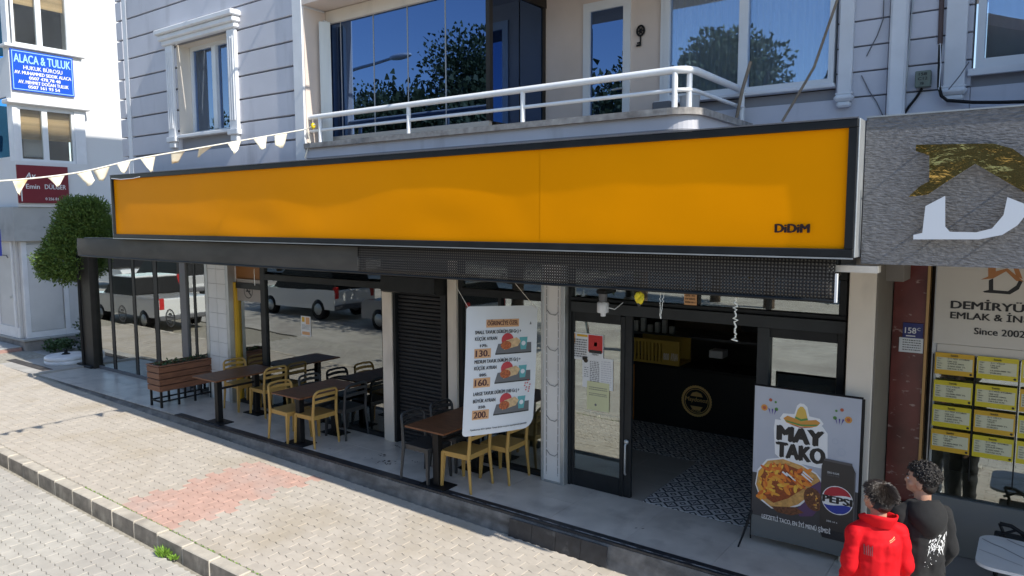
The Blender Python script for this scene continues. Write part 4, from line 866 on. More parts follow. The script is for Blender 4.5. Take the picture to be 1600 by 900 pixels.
# inside, behind the glass
for x, y, lb in ((-9.7, 8.1, 'dark table behind the big window'), (-14.2, 8.3, 'dark table inside the glass room'), (-7.6, 8.6, 'dark table deep inside behind the shutter')):
    table(x, y, 1.1, 0.62, lb, M_BLK)
for x, y, a, lb in ((-10.2, 8.4, 0, 'charcoal chair indoors left of the dark table behind the big window'), (-9.1, 8.4, 180, 'charcoal chair indoors right of the dark table behind the big window'), (-14.7, 8.6, 0, 'charcoal chair left of the table in the glass room'), (-13.6, 8.6, 180, 'charcoal chair right of the table in the glass room, by the tiled pier'), (-13.6, 9.2, 180, 'charcoal chair farthest back in the glass room')):
    put(cd, x, y, a, lb)
# planter
pt = thing('wooden_planter', 'brown slatted wooden planter box on a black steel stand', 'planter', (-12.16, 6.74, 0))
ax0, ax1, ay0, ay1 = -12.36, -11.95, 6.22, 7.22
for k in range(4):
    z0 = 0.285+k*0.107; e = 0.0
    B('plank', pt, ax0, ax1, ay0, ay0+0.022, z0, z0+0.095, M_PLANK, 0.004); B('plank', pt, ax0, ax1, ay1-0.022, ay1, z0, z0+0.095, M_PLANK, 0.004)
    B('plank', pt, ax0, ax0+0.022, ay0+0.024, ay1-0.024, z0, z0+0.095, M_PLANK, 0.004); B('plank', pt, ax1-0.022, ax1, ay0+0.024, ay1-0.024, z0, z0+0.095, M_PLANK, 0.004)
B('liner', pt, ax0+0.024, ax1-0.024, ay0+0.026, ay1-0.026, 0.29, 0.66, M_BLK); B('soil', pt, ax0+0.026, ax1-0.026, ay0+0.028, ay1-0.028, 0.661, 0.675, M_SOIL)
for a in ((ax0-0.01, ax1+0.01, ay0-0.01, ay0+0.03), (ax0-0.01, ax1+0.01, ay1-0.03, ay1+0.01), (ax0-0.01, ax0+0.03, ay0+0.031, ay1-0.031), (ax1-0.03, ax1+0.01, ay0+0.031, ay1-0.031)): B('rim', pt, *a, 0.713, 0.733, M_PLANK, 0.003)
m = MB()
for x in (ax0+0.04, ax1-0.04):
    for y in (ay0+0.04, ay0+0.35, ay1-0.35, ay1-0.04): m.box(x-0.016, x+0.016, y-0.016, y+0.016, 0, 0.284, M_BLK)
    m.box(x-0.012, x+0.012, ay0+0.057, ay1-0.057, 0.09, 0.115, M_BLK)
for y in (ay0+0.04, ay1-0.04): m.box(ax0+0.057, ax1-0.057, y-0.012, y+0.012, 0.09, 0.115, M_BLK)
m.build('stand', pt)
def leafy(m, c, n, rx, ry, h, mt, L=0.05, curl=0.5):
    for _ in range(n):
        a = random.uniform(0, 6.28); p = Vector(c)+Vector((random.uniform(-rx, rx), random.uniform(-ry, ry), random.uniform(0, h)))
        el = random.uniform(0.1, 1.2); d = Vector((math.cos(a)*math.cos(el), math.sin(a)*math.cos(el), math.sin(el))); s_ = d.cross(Vector((random.random()-.5, random.random()-.5, 1))).normalized()*L*0.28
        l = L*random.uniform(0.6, 1.2); m.add([p, p+d*l*.5+s_, p+d*l, p+d*l*.5-s_], [(0, 1, 2, 3)], mt)
m = MB(); leafy(m, (-12.15, 6.72, 0.68), 260, 0.14, 0.45, 0.07, M_LEAF2, 0.06); leafy(m, (-12.1, 6.75, 0.68), 120, 0.16, 0.45, 0.06, mat('dry_leaf', (0.16, 0.08, 0.04), 0.7), 0.06)
tag(m.build('low_plants'), 'sparse half dry plants growing in the wooden planter', 'plant', kind=None)
m = MB(); cc = (-10.55, 7.7, 0.0)
m.lathe(-10.75, 7.62, [(0.10, 0.02), (0.16, 0.35), (0.17, 0.36)], M_BLK, 16); leafy(m, (-10.75, 7.62, 0.4), 420, 0.2, 0.14, 0.55, M_LEAF2, 0.12); tag(m.build('potted_plant'), 'leafy potted plant behind the narrow window', 'plant')

# ================================================================== HANGING MENU BOARD
TL, TR = atd(729, 479, 7.92), atd(840, 477, 8.30); BL, BR = atd(722, 683, 7.90), atd(832, 667, 8.18)
mw = (TR-TL).length; mh = (TL-BL).length
nrm = (TR-TL).cross(TL-BL).normalized()
def mfn(u, v, h):
    a, b_ = u/mw, v/mh; bend = 0.035*math.sin(math.pi*a)*(1-b_)+0.02*math.sin(math.pi*b_)
    return BL*(1-a)*(1-b_)+BR*a*(1-b_)+TL*(1-a)*b_+TR*a*b_+nrm*(h+bend)
if nrm.dot(CP-TL) < 0: nrm = -nrm
mb_ = thing('menu_board', 'white hanging vinyl menu board listing three wraps with orange price tags', 'menu board', tuple((BL+BR)/2))
N_ = 16; m = MB()
def rc(a, b_, r=0.035):                                               # clip corners to a round
    return a, b_
outl = []
for (cu, cv, a0) in ((mw-0.04, mh-0.04, 0), (0.04, mh-0.04, 90), (0.04, 0.04, 180), (mw-0.13, 0.13, 270)):
    r_ = 0.13 if a0 == 270 else 0.04
    for k in range(6): outl.append((cu+r_*math.cos(R(a0+18*k)), cv+r_*math.sin(R(a0+18*k))))
dens = []
for i in range(len(outl)):
    a, b_ = outl[i], outl[(i+1) % len(outl)]; L = math.hypot(b_[0]-a[0], b_[1]-a[1]); k = max(1, int(L/0.1))
    for j in range(k): dens.append((a[0]+(b_[0]-a[0])*j/k, a[1]+(b_[1]-a[1])*j/k))
ctr = (mw/2, mh/2); rings = [1, 0.8, 0.6, 0.4, 0.2]; n = len(dens)
for hh, fl in ((0.0, 1), (-0.003, -1)):
    vs = [mfn(ctr[0]+(u-ctr[0])*s_, ctr[1]+(v-ctr[1])*s_, hh) for s_ in rings for u, v in dens]+[mfn(ctr[0], ctr[1], hh)]
    m.add(vs, [(r_*n+i, r_*n+(i+1) % n, (r_+1)*n+(i+1) % n, (r_+1)*n+i) for r_ in range(4) for i in range(n)]+[(4*n+i, 4*n+(i+1) % n, 5*n) for i in range(n)], M_PAPER, True)
m.build('sheet', mb_)
P = Panel(mfn, 0.05); P.h = 0.004
w_, h_ = mw, mh; MBR = mat('maroon_print', (0.07, 0.012, 0.012), 0.5)
def T(s_, u, v, hh, mt=M_BLACKP, w=None, al='L', bold=0.035, rot=0.0): P.text(s_, u*w_, v*h_, hh*h_, mt, w=(w*w_ if w else None), al=al, bold=bold, h=0.007, rot=rot)
P.rect(.27*w_, .832*h_, .73*w_, .895*h_, M_TAN); T('ÖĞRENCİYE ÖZEL', .5, .848, .033, MBR, w=.43, al='C')
TAB = [(.775, 'SMALL TAVUK DÜRÜM (50 Gr.) +', 'KÜÇÜK AYRAN', '175.', '130.'), (.548, 'MEDIUM TAVUK DÜRÜM (75 Gr.) +', 'KÜÇÜK AYRAN', '205.', '160.'), (.300, 'LARGE TAVUK DÜRÜM (100 Gr.) +', 'BÜYÜK AYRAN', '250.', '200.')]
FOOD = [mat('wrap_filling', (0.45, 0.11, 0.03), 0.6, var=(60, 0.6)), mat('flat_bread', (0.62, 0.42, 0.22), 0.6, var=(25, 0.3)), mat('tray_grey', (0.12, 0.12, 0.125), 0.5), mat('teal_cup', (0.10, 0.35, 0.36), 0.5), mat('red_badge', (0.48, 0.03, 0.04), 0.5)]
for v, a, b_, c_, d_ in TAB:
    T(a, .12, v, .026, w=.64); T(b_, .12, v-.048, .026, w=.30); T(c_, .19, v-.093, .021, w=.10); P.rect(.185*w_, (v-.084)*h_, .29*w_, (v-.081)*h_, M_BLACKP, 0.006)
    P.rect(.115*w_, (v-.178)*h_, .34*w_, (v-.105)*h_, M_TAN); T(d_, .135, v-.166, .048, MBR, w=.18)
    o = v-.16
    P.poly([(.40*w_, (o+.01)*h_), (.92*w_, (o+.01)*h_), (.915*w_, (o+.085)*h_), (.44*w_, (o+.085)*h_)], FOOD[2]); P.rect(.40*w_, (o)*h_, .92*w_, (o+.01)*h_, M_BLACKP)
    P.disc(.57*w_, (o+.115)*h_, .085*w_, FOOD[4], 0.0045)
    P.poly([(.52*w_, (o+.035)*h_), (.72*w_, (o+.06)*h_), (.76*w_, (o+.10)*h_), (.70*w_, (o+.13)*h_), (.55*w_, (o+.11)*h_)], FOOD[1], 0.0055); P.disc(.55*w_, (o+.072)*h_, .075*w_, FOOD[0], 0.006, ry=.034*h_)
    P.poly([(.76*w_, (o+.03)*h_), (.84*w_, (o+.03)*h_), (.86*w_, (o+.135)*h_), (.74*w_, (o+.135)*h_)], FOOD[3], 0.0055); P.rect(.73*w_, (o+.130)*h_, .87*w_, (o+.145)*h_, M_PAPER, 0.006); P.disc(.80*w_, (o+.08)*h_, .03*w_, M_PAPER, 0.0065)
T('Fiyatlarımıza KDV dahildir. Tavuk dürüm ve ayran siparişlerinde geçerlidir', .10, .035, .013, w=.80, bold=0.01)
for (u, v) in ((.90, .42), (.86, .40), (.93, .385), (.88, .365), (.92, .35)):
    P.ring(u*w_-.01, (v-.03)*h_, .006, .013, FOOD[4], n=4); P.rect((u-.03)*w_, (v-.055)*h_, (u-.01)*w_, (v-.045)*h_, FOOD[4])
P.poly([(.885*w_, .845*h_), (.915*w_, .845*h_), (.9*w_, .87*h_)], M_GREYP)
P.build('print', mb_)
m = MB(); m.tube([mfn(0.03, mh-0.03, 0.004), mfn(0.03, mh-0.03, 0.004)+Vector((-0.25, -0.02, 0.35))], 0.003, M_STRING, 5); m.tube([mfn(mw-0.03, mh-0.03, 0.004), mfn(mw-0.03, mh-0.03, 0)+Vector((0.05, -0.5, 0.35))], 0.003, M_STRING, 5)
m.build('hanging_cord', mb_)

# ================================================================== MAY TAKO BANNER
PY = 6.95
bx0, bx1, bz0, bz1 = ony(1180, 603, PY).x, ony(1347, 625, PY).x, 0.09, 1.59
bn = thing('banner_stand', 'tall grey banner stand reading MAY TAKO with a sombrero, a taco and a cola can', 'banner', ((bx0+bx1)/2, PY, 0))
def bfn(u, v, h): return Vector((bx0+u, PY-h+(0.05*max(0, 0.25-v)**1*math.sin(3.1*u)*2), bz0+v))
bw, bh = bx1-bx0, bz1-bz0
m = MB(); n1, n2 = 10, 14
vs = [bfn(bw*i/n1, bh*k/n2, 0) for i in range(n1+1) for k in range(n2+1)]+[bfn(bw*i/n1, bh*k/n2, -0.004) for i in range(n1+1) for k in range(n2+1)]; o_ = (n1+1)*(n2+1)
BG1 = mat('banner_pale_ground', (0.42, 0.44, 0.50), 0.55, var=(2.5, 0.08)); BG2 = mat('banner_dark_ground', (0.045, 0.045, 0.05), 0.5); BG3 = mat('banner_grey_foot', (0.13, 0.14, 0.14), 0.55)
for k in range(n2):
    mt = BG3 if k < 1 else (BG3 if k < 2 else (BG2 if k < 6 else BG1))
    m.add(vs, [(i*(n2+1)+k, (i+1)*(n2+1)+k, (i+1)*(n2+1)+k+1, i*(n2+1)+k+1) for i in range(n1)]+[(o_+i*(n2+1)+k, o_+i*(n2+1)+k+1, o_+(i+1)*(n2+1)+k+1, o_+(i+1)*(n2+1)+k) for i in range(n1)], mt)
m.build('banner_sheet', bn)
m = MB(); m.tube([(bx0-0.01, PY+0.012, bz1+0.006), (bx1+0.01, PY+0.012, bz1+0.006)], 0.012, M_BLK, 8); m.tube([(bx1+0.012, PY+0.012, 0.05), (bx1+0.012, PY+0.012, bz1)], 0.014, M_BLK, 8); m.tube([(bx0-0.006, PY+0.012, 0.05), (bx0-0.006, PY+0.012, bz1)], 0.008, M_BLK, 8); m.build('pole_frame', bn)
for xx in (bx0, bx1):
    for dy in (-0.16, 0.2): m = MB(); m.tube([(xx, PY+0.01, 0.34), (xx-0.04, PY+dy*0.7, 0.12), (xx-0.07 if dy < 0 else xx-0.02, PY+dy, 0.006)], [0.014, 0.012, 0.010], M_BLK, 6); m.build('foot', bn)
P = Panel(bfn, 0.12); P.h = 0.002
HAT = [mat('hat_orange', (0.60, 0.27, 0.05), 0.6), mat('hat_green', (0.10, 0.25, 0.06), 0.6), mat('hat_yellow', (0.65, 0.42, 0.08), 0.6), mat('hat_red', (0.42, 0.10, 0.05), 0.6)]
U = lambda a: a*bw
V = lambda a: a*bh
def bl(pts, mt, h): P.poly([(U(a), V(b_)) for a, b_ in pts], mt, h)
# white outline + hat
hat_o = [(.27, .815), (.30, .845), (.40, .85), (.42, .90), (.445, .915), (.48, .915), (.51, .90), (.53, .85), (.62, .845), (.655, .82), (.62, .79), (.55, .77), (.40, .77), (.31, .785)]
bl([(.21, .80), (.66, .80), (.71, .76), (.72, .565), (.66, .535), (.28, .545), (.22, .575), (.20, .74)], M_WHITE, 0.0022); bl([(.46+(a-.46)*1.08, .84+(b_-.84)*1.13) for a, b_ in hat_o], M_WHITE, 0.0024)
bl([(.29, .815), (.33, .835), (.46, .815), (.60, .835), (.64, .82), (.61, .795), (.54, .778), (.40, .778), (.32, .79)], HAT[0], 0.003); bl([(.40, .825), (.425, .885), (.45, .905), (.475, .905), (.50, .885), (.525, .825), (.46, .81)], HAT[2], 0.0035)
bl([(.40, .826), (.46, .812), (.525, .826), (.52, .838), (.46, .826), (.405, .838)], HAT[1], 0.004); bl([(.30, .806), (.46, .792), (.63, .808), (.60, .797), (.46, .782), (.33, .795)], HAT[1], 0.004); bl([(.34, .785), (.46, .775), (.58, .785), (.46, .768)], HAT[3], 0.004)
P.text('MAY', U(.455), V(.672), V(.092), M_BLACKP, w=U(.42), al='C', bold=0.085); P.text('TAKO', U(.462), V(.562), V(.092), M_BLACKP, w=U(.45), al='C', bold=0.085)
for cu, sgn in ((.13, 1), (.86, -1)):
    for (du, dv, r_, c_) in ((0, .0, .034, HAT[0]), (0, .0, .018, HAT[3]), (.06*sgn, .055, .017, HAT[3]), (.12*sgn, .0, .018, HAT[1]), (.11*sgn, .045, .012, HAT[1])): P.disc(U(cu-0.03*sgn+du), V(.885+dv-.02), U(r_), c_, 0.0025+0.0005*(r_ < .02), n=9)
    for k in (-1, 0, 1): bl([(cu+.05*sgn+k*.018, .825), (cu+.05*sgn+k*.035-.006, .865), (cu+.05*sgn+k*.035+.008, .862)], mat('violet_print', (0.06, 0.03, 0.25), 0.5), 0.003)
SK = mat('faint_sketch', (0.40, 0.43, 0.50), 0.6)
for (u, v, r_) in ((.14, .72, .03), (.17, .67, .02), (.78, .72, .03), (.84, .66, .04), (.76, .62, .03), (.87, .60, .022), (.12, .62, .025), (.86, .72, .015), (.80, .56, .02)): P.ring(U(u), V(v), U(r_*.75), U(r_), SK, n=14); 
# taco
TC = [mat('tortilla', (0.62, 0.34, 0.10), 0.6, var=(30, 0.3)), mat('fried_filling', (0.30, 0.06, 0.012), 0.55, var=(55, 0.4)), mat('orange_sauce', (0.66, 0.14, 0.015), 0.5), mat('golden_fries', (0.76, 0.34, 0.035), 0.5), mat('meat', (0.16, 0.06, 0.025), 0.6, var=(60, 0.6)), mat('purple_wrap', (0.10, 0.05, 0.12), 0.6), mat('pale_orange', (0.74, 0.24, 0.025), 0.5), mat('yellow_cube', (0.78, 0.46, 0.05), 0.5)]
TCX = [0, mat('meat', (0.16, 0.06, 0.025), 0.6, var=(60, 0.6)), mat('purple_wrap', (0.10, 0.05, 0.12), 0.6)]
bl([(.03, .35), (.05, .45), (.14, .53), (.30, .56), (.48, .54), (.62, .50), (.68, .46), (.60, .36), (.48, .27), (.34, .22), (.20, .21), (.09, .25)], M_WHITE, 0.0021)
bl([(.04, .35), (.06, .44), (.15, .52), (.30, .55), (.48, .53), (.62, .49), (.66, .455), (.58, .36), (.46, .275), (.33, .23), (.20, .22), (.10, .26)], TC[0], 0.003); bl([(.07, .36), (.09, .44), (.18, .50), (.32, .52), (.47, .50), (.60, .46), (.50, .38), (.36, .30), (.22, .25), (.12, .28)], TC[1], 0.0035)
random.seed(11)
for k in range(110):
    u, v = random.uniform(.08, .54), random.uniform(.27, .50)
    if v < .27+(u-.1)*.28: continue
    rr = random.uniform(.022, .060); P.disc(U(u), V(v), U(rr), TC[random.choice((2, 3, 6, 6, 7))], 0.004+k*0.00001, ry=U(rr*random.uniform(.25, .5)), n=9, rot=random.uniform(0, 3))
for k in range(9): u = random.uniform(.2, .5); v = random.uniform(.42, .5); bl([(u, v), (u+.10, v-.04), (u+.105, v-.033), (u+.01, v+.01)], M_WHITE if k % 2 else TC[2], 0.0052)
bl([(.56, .40), (.66, .455), (.70, .40), (.68, .30), (.60, .22), (.48, .20), (.44, .24), (.52, .30)], TC[5], 0.0052); P.disc(U(.60), V(.33), U(.085), TC[4], 0.0056, ry=V(.075), rot=0.3); 
for k in range(22): P.disc(U(.60+random.uniform(-.06, .06)), V(.33+random.uniform(-.055, .055)), U(.014), TC[random.choice((0, 4, 3))], 0.006, ry=U(.007), n=7, rot=random.uniform(0, 3))
bl([(.20, .225), (.44, .255), (.52, .23), (.40, .195), (.26, .195)], TC[4], 0.0054)
# can
CAN = mat('can_black', (0.018, 0.018, 0.022), 0.35); CANE = mat('can_edge', (0.07, 0.07, 0.08), 0.35)
bl([(.668, .555), (.685, .59), (.945, .585), (.975, .545), (.98, .15), (.945, .10), (.695, .10), (.668, .15)], CAN, 0.006); bl([(.685, .59), (.945, .585), (.94, .60), (.695, .605)], CANE, 0.0065); bl([(.965, .55), (.975, .54), (.98, .15), (.968, .14)], CANE, 0.0065)
cu, cv, cr_ = .822, .355, .142
P.disc(U(cu), V(cv), U(cr_), M_WHITE, 0.007)
def seg_(v0, v1, mt, wob):
    n = 16; r_ = U(cr_)*.95; pts = []
    lo, hi = v0*r_, v1*r_
    L1 = [(x, max(-math.sqrt(max(0, r_*r_-x*x)), min(math.sqrt(max(0, r_*r_-x*x)), lo+wob*r_*math.sin(x/r_*2.6)))) for x in [r_*(-1+2*k/n) for k in range(n+1)]]
    L2 = [(x, max(-math.sqrt(max(0, r_*r_-x*x)), min(math.sqrt(max(0, r_*r_-x*x)), hi+wob*r_*math.sin(x/r_*2.6)))) for x in [r_*(1-2*k/n) for k in range(n+1)]]
    P.poly([(U(cu)+a, V(cv)+b_) for a, b_ in L1+L2], mt, 0.0075)
seg_(.34, 1.0, mat('cola_red', (0.42, 0.012, 0.03), 0.45), 0.09); seg_(-1.0, -.36, mat('cola_blue', (0.012, 0.035, 0.30), 0.45), 0.09)
P.text('PEPSI', U(cu), V(cv)-U(.033), U(.066), M_BLACKP, w=U(.26), al='C', bold=0.06, h=0.0085)
P.text('ZERO SUGAR', U(.72), V(.515), U(.018), M_PAPER, w=U(.11), h=0.007); P.text('MAXIMUM TASTE', U(.72), V(.50), U(.014), M_GREYP, w=U(.11), h=0.007); P.text('250 ml e', U(.73), V(.21), U(.014), M_PAPER, w=U(.10), h=0.007)
P.text('LEZZETLİ TACO, EN İYİ MENÜ ŞİMDİ', U(.44), V(.125), V(.028), M_WHITE, w=U(.66), al='C', bold=0.03, h=0.009)
P.build('print', bn)

# ================================================================== THE ESTATE AGENT NEXT DOOR (right)
random.seed(21)
est = thing('estate_agency', 'estate agent shop front with a split stone fascia beside the marble pilaster', 'building', (1.5, RY, 0))
SLY = 5.85
B('core', est, SX1+0.06, 5.5, SLY+0.02, SLY+0.3, 2.87, 3.915, M_GREY)
B('fascia_panel', est, SX1+0.02, 5.5, SLY-0.02, SLY+0.018, 2.865, 3.92, M_SLAB)
B('top_flashing', est, SX1+0.02, 5.5, SLY-0.028, SLY+0.3, 3.921, 3.932, M_ALU)
# the standing-off D with a roof: gold above, white below
D = thing('letter_logo', 'large standing-off letter D logo, gold roof over a white lower half, on the stone fascia', 'logo', (-0.4, SLY-0.06, 3.3))
def dpt(px, py): p = ony(px, py, SLY-0.115); return (p.x, p.z)
def letter(name, pix, mt, side, hole=None):
    pts = [dpt(*q) for q in pix]; m = MB(); n = len(pts); yf, yb = SLY-0.115, SLY-0.085
    m.add([(x, yf, z) for x, z in pts], [list(range(n))], mt); m.add([(x, yb, z) for x, z in pts], [list(range(n))[::-1]], side)
    m.add([(x, yf, z) for x, z in pts]+[(x, yb, z) for x, z in pts], [(i, n+i, n+(i+1) % n, (i+1) % n) for i in range(n)], side)
    return m.build(name, D)
letter('gold_roof', [(1419, 308), (1437, 291), (1452, 283), (1452, 243), (1431, 236), (1431, 226), (1552, 224), (1582, 232), (1610, 252), (1640, 300), (1642, 330), (1600, 300), (1524, 256), (1478, 285), (1450, 304)], M_GOLD, M_SILV)
letter('white_lower', [(1446, 322), (1477, 306), (1477, 354), (1484, 362), (1525, 363), (1550, 357), (1568, 336), (1574, 308), (1600, 318), (1606, 332), (1590, 352), (1566, 367), (1530, 374), (1427, 374), (1427, 367), (1441, 364)], M_SILV, M_GOLD)
m = MB()
for q in ((1440, 232), (1600, 270), (1460, 340), (1560, 365)): x, z = dpt(*q); m.tube([(x, SLY-0.086, z), (x, SLY-0.018, z)], 0.006, M_ALU, 6)
m.build('stand_off', D)
# glass front
RX = lambda px: ony(px, 600, RY).x
fx0, fx1 = RX(1452), 4.5
B('end_frame', est, fx0+0.005, RX(1461), RY-0.01, RY+0.06, 0, 3.0, M_ALU, 0.004)
zb0, zb1 = ony(1520, 540, RY).z, 2.75
B('sign_board', est, fx0+0.02, fx1, RY-0.03, RY-0.012, zb0, 2.86, M_OFFW)
B('window_rail', est, RX(1461), fx1, RY-0.02, RY+0.05, zb0-0.10, zb0-0.004, M_OFFW, 0.004)
B('glass_pane', est, RX(1461), fx1, RY+0.01, RY+0.018, 0.55, zb0-0.105, G_SHOP)
B('grey_panel', est, fx0+0.02, fx1, RY-0.02, RY+0.05, 0.0, 0.548, mat('grey_window_film', (0.17, 0.17, 0.165), 0.35, var=(1.5, 0.08)))
B('inner_wall', est, fx0, fx1, 10.5, 10.6, 0, 3, M_INT); B('inner_side', est, fx0-0.1, fx0, RY+0.31, 10.5, 0, 3, M_INT); B('inner_ceiling', est, fx0, fx1, RY+0.07, 10.5, 2.87, 2.95, M_INT2)
B('inner_floor', est, fx0, fx1, RY+0.07, 10.5, 0.0, 0.012, M_BEIGEF); B('upper_fill', est, fx0, fx1, SLY+0.31, RY, 2.872, 2.95, M_INT2)
def rp(px, py): p = ony(px, py, RY-0.03); return p.x, p.z
P = Panel(wallfn(RY-0.03)); COP = mat('copper_print', (0.40, 0.17, 0.06), 0.4, metal=0.3)
hgt = lambda px, a, b_: ony(px, a, RY).z-ony(px, b_, RY).z
x, z = rp(1486, 481.5); wd = rp(1600, 496)[0]-x
P.text('DEMİRYÜREK', x, z, hgt(1490, 470, 481.5), M_BLACKP, w=wd*1.42, bold=0.035)
x, z = rp(1485, 500); P.text('EMLAK & İNŞAAT', x, z, hgt(1490, 489.5, 499.5), M_BLACKP, w=wd*1.46, bold=0.03)
x, z = rp(1522, 522); P.text('Since 2002', x, z, hgt(1525, 512, 522), M_BLACKP, w=rp(1601, 530)[0]-x, bold=0.025)
def pp(pix, mt): P.poly([rp(*q) for q in pix], mt)
pp([(1532, 437), (1544, 432), (1544, 418), (1556, 418), (1556, 424), (1574, 419), (1600, 440), (1588, 439), (1572, 424), (1552, 435)], COP); pp([(1583, 418), (1592, 420), (1598, 436), (1588, 432)], COP)
pp([(1545, 438), (1552, 435), (1552, 453), (1538, 457), (1536, 455), (1545, 453)], M_BLACKP); pp([(1552, 453), (1575, 455), (1588, 446), (1592, 438), (1598, 440), (1592, 452), (1578, 460), (1538, 457)], M_BLACKP)
P.build('lettering', est)
# lit window display of sale cards
YC = mat('card_yellow', (0.62, 0.50, 0.02), 0.4); YC2 = mat('card_amber', (0.62, 0.36, 0.02), 0.4)
disp = thing('card_display', 'window display of yellow for sale cards hung in rows on wires', 'display', (-0.3, RY-0.05, 1.2))
rowY = [(548, 590), (591, 632), (630, 672), (668, 709)]
ROWT = [[('Cinsi', '2+1 MÜS. AYÇIBAR'), ('M2', '100 m2'), ('Mevkii', 'ÇAMLIK MAH.'), ('Fiyatı', '5.000.000 TL'), ('Bahçe', 'ORTAK 0.75')], [('Cinsi', '3+1 VİLLA'), ('M2', '170 m2'), ('Mevkii', 'YEŞİL'), ('Fiyatı', '15.000.000 TL'), ('Bahçe', 'DUBLEKS')]]
for r_, (ya, yb) in enumerate(rowY):
    for c_ in range(5):
        p0 = [1459, 1524, 1592, 1662, 1736][c_]; p1 = [1520, 1588, 1656, 1730, 1806][c_]
        a, b_ = ony(p0, yb-3, RY-0.045), ony(p1, ya, RY-0.045); w = ony(1520, 600, RY).x-ony(1459, 600, RY).x
        x0 = ony(1459, 600, RY-0.045).x+c_*(w*1.07)-r_*0.0; x1 = x0+w
        z0 = 1.78-0.255*r_+random.uniform(-.004, .004); z0 = ony(1459, ya, RY-0.045).z-0.215; z1 = z0+0.205
        cd_ = B('card', disp, x0, x1, RY-0.047, RY-0.042, z0, z1, YC2 if (r_+c_) % 3 == 0 else YC)
        P = Panel(wallfn(RY-0.047, x0, z0)); P.h = 0.001; P.rect(0.012, 0.045, w-0.012, 0.162, mat('card_pale', (0.60, 0.58, 0.40), 0.5))
        P.text('Satılık', w/2, 0.175, 0.018, M_BLACKP, al='C', bold=0.015)
        for k, (a_, t_) in enumerate(ROWT[(r_+c_) % 2]): P.text(a_+' :', 0.022, 0.146-k*0.023, 0.010, M_BLACKP); P.text(t_, 0.105, 0.146-k*0.023, 0.011, M_BLACKP, w=min(w*0.55, 0.012*len(t_)))
        P.disc(w-0.022, 0.02, 0.011, M_BLACKP); P.build('print', cd_)
for k in range(6):
    xx = ony(1459, 600, RY-0.045).x+k*w*1.07-0.014; m = MB(); m.tube([(xx, RY-0.044, 0.75), (xx, RY-0.044, zb0-0.1)], 0.006, M_BLK, 6); m.build('wire', disp)
# house number and plate on the marble
a, b_ = ony(1410, 527, RY-0.01), ony(1443, 506, RY-0.01)
hn = B('house_number', None, a.x, b_.x, RY-0.012, RY-0.002, a.z, b_.z, mat('navy_enamel', (0.012, 0.02, 0.14), 0.3), 0.002); P = Panel(wallfn(RY-0.012)); P.h = .001; P.text('158', a.x+0.02, a.z+0.045, 0.055, M_WHITE, w=0.095, bold=0.02); P.text('C', a.x+0.125, a.z+0.075, 0.028, M_WHITE); P.rect(a.x+.03, a.z+.015, a.x+.11, a.z+.025, M_WHITE); P.build('lettering', hn)
tag(hn, 'navy enamel house number plate 158 on the red marble', 'number plate')
a, b_ = ony(1404, 549, RY-0.01), ony(1443, 529, RY-0.01)
hp = B('notice_plate', None, a.x, b_.x, RY-0.011, RY-0.002, a.z, b_.z-0.004, M_PAPER, 0.002); P = Panel(wallfn(RY-0.011, a.x, a.z)); P.h = .001; lines(P, b_.x-a.x, b_.z-a.z, 5, M_BLACKP, .15, .9, .15, .95, .35); P.build('lettering', hp); tag(hp, 'small white plate screwed under the navy house number', 'plate')
a = ony(1404, 805, RY-0.05); o = B('meter_box', None, a.x-0.10, a.x+0.10, RY-0.09, RY-0.002, a.z-0.16, a.z+0.14, M_BLK, 0.012); P = Panel(wallfn(RY-0.09, a.x-0.1, a.z-0.16)); lines(P, 0.2, 0.3, 6, M_GREYP, .15, .85, .3, .9, .4); P.rect(.04, .03, .16, .10, M_PAPER); P.build('label', o); tag(o, 'small black box with a paper label low on the red marble', 'box')
# white marble cafe table and its black chair, cut by the frame
mt_ = thing('marble_table', 'rounded white marble topped table with dark veins at the right edge', 'table', (0.05, 6.85, 0))
m = MB(); out = []
for cx, cyy, a0 in ((0.50, 7.1, 0), (-0.16, 7.1, 90), (-0.16, 6.66, 180), (0.50, 6.66, 270)): out += [(cx+0.13*math.cos(R(a0+15*k)), cyy+0.13*math.sin(R(a0+15*k))) for k in range(7)]
MV = mat('veined_marble', (0.66, 0.67, 0.70), 0.25, var=(2, 0.05)); m.prism(out, lambda a, b_: (a, b_, 0.475), lambda a, b_: (a, b_, 0.50), MV); m.build('table_top', mt_)
P = Panel(lambda u, v, h: Vector((u, v, 0.50+h))); P.h = 0.0012
def vein(pts, w, seed):
    L = [(u+0.012*noise.noise((k*1.3, seed, 0)), v+0.02*noise.noise((seed, k*1.7, 0))) for k, (u, v) in enumerate(pts)]
    P.poly([(u, v+w*(0.4+abs(noise.noise((k, seed, 2)))*1.6)) for k, (u, v) in enumerate(L)]+[(u, v-w*0.4) for u, v in L[::-1]], mat('vein_grey', (0.10, 0.105, 0.12), 0.3))
vein([(-.27+k*.07, 7.1-k*.055) for k in range(9)], .018, 1); vein([(-.1+k*.07, 7.2-k*.05) for k in range(9)], .016, 5); vein([(-.28+k*.06, 6.85-k*.03) for k in range(6)], .008, 8); vein([(.1+k*.06, 7.22-k*.07) for k in range(7)], .013, 12)
P.build('veining', mt_); m = MB(); m.tube([(0.15, 6.85, 0.03), (0.15, 6.85, 0.474)], 0.03, M_BLK, 12); m.lathe(0.15, 6.85, [(0.22, 0), (0.22, 0.015), (0.05, 0.03)], M_BLK, 20); m.build('pedestal', mt_)
ac = thing('folded_chair', 'black tubular chair behind the white marble table', 'chair', (-0.1, 7.35, 0))
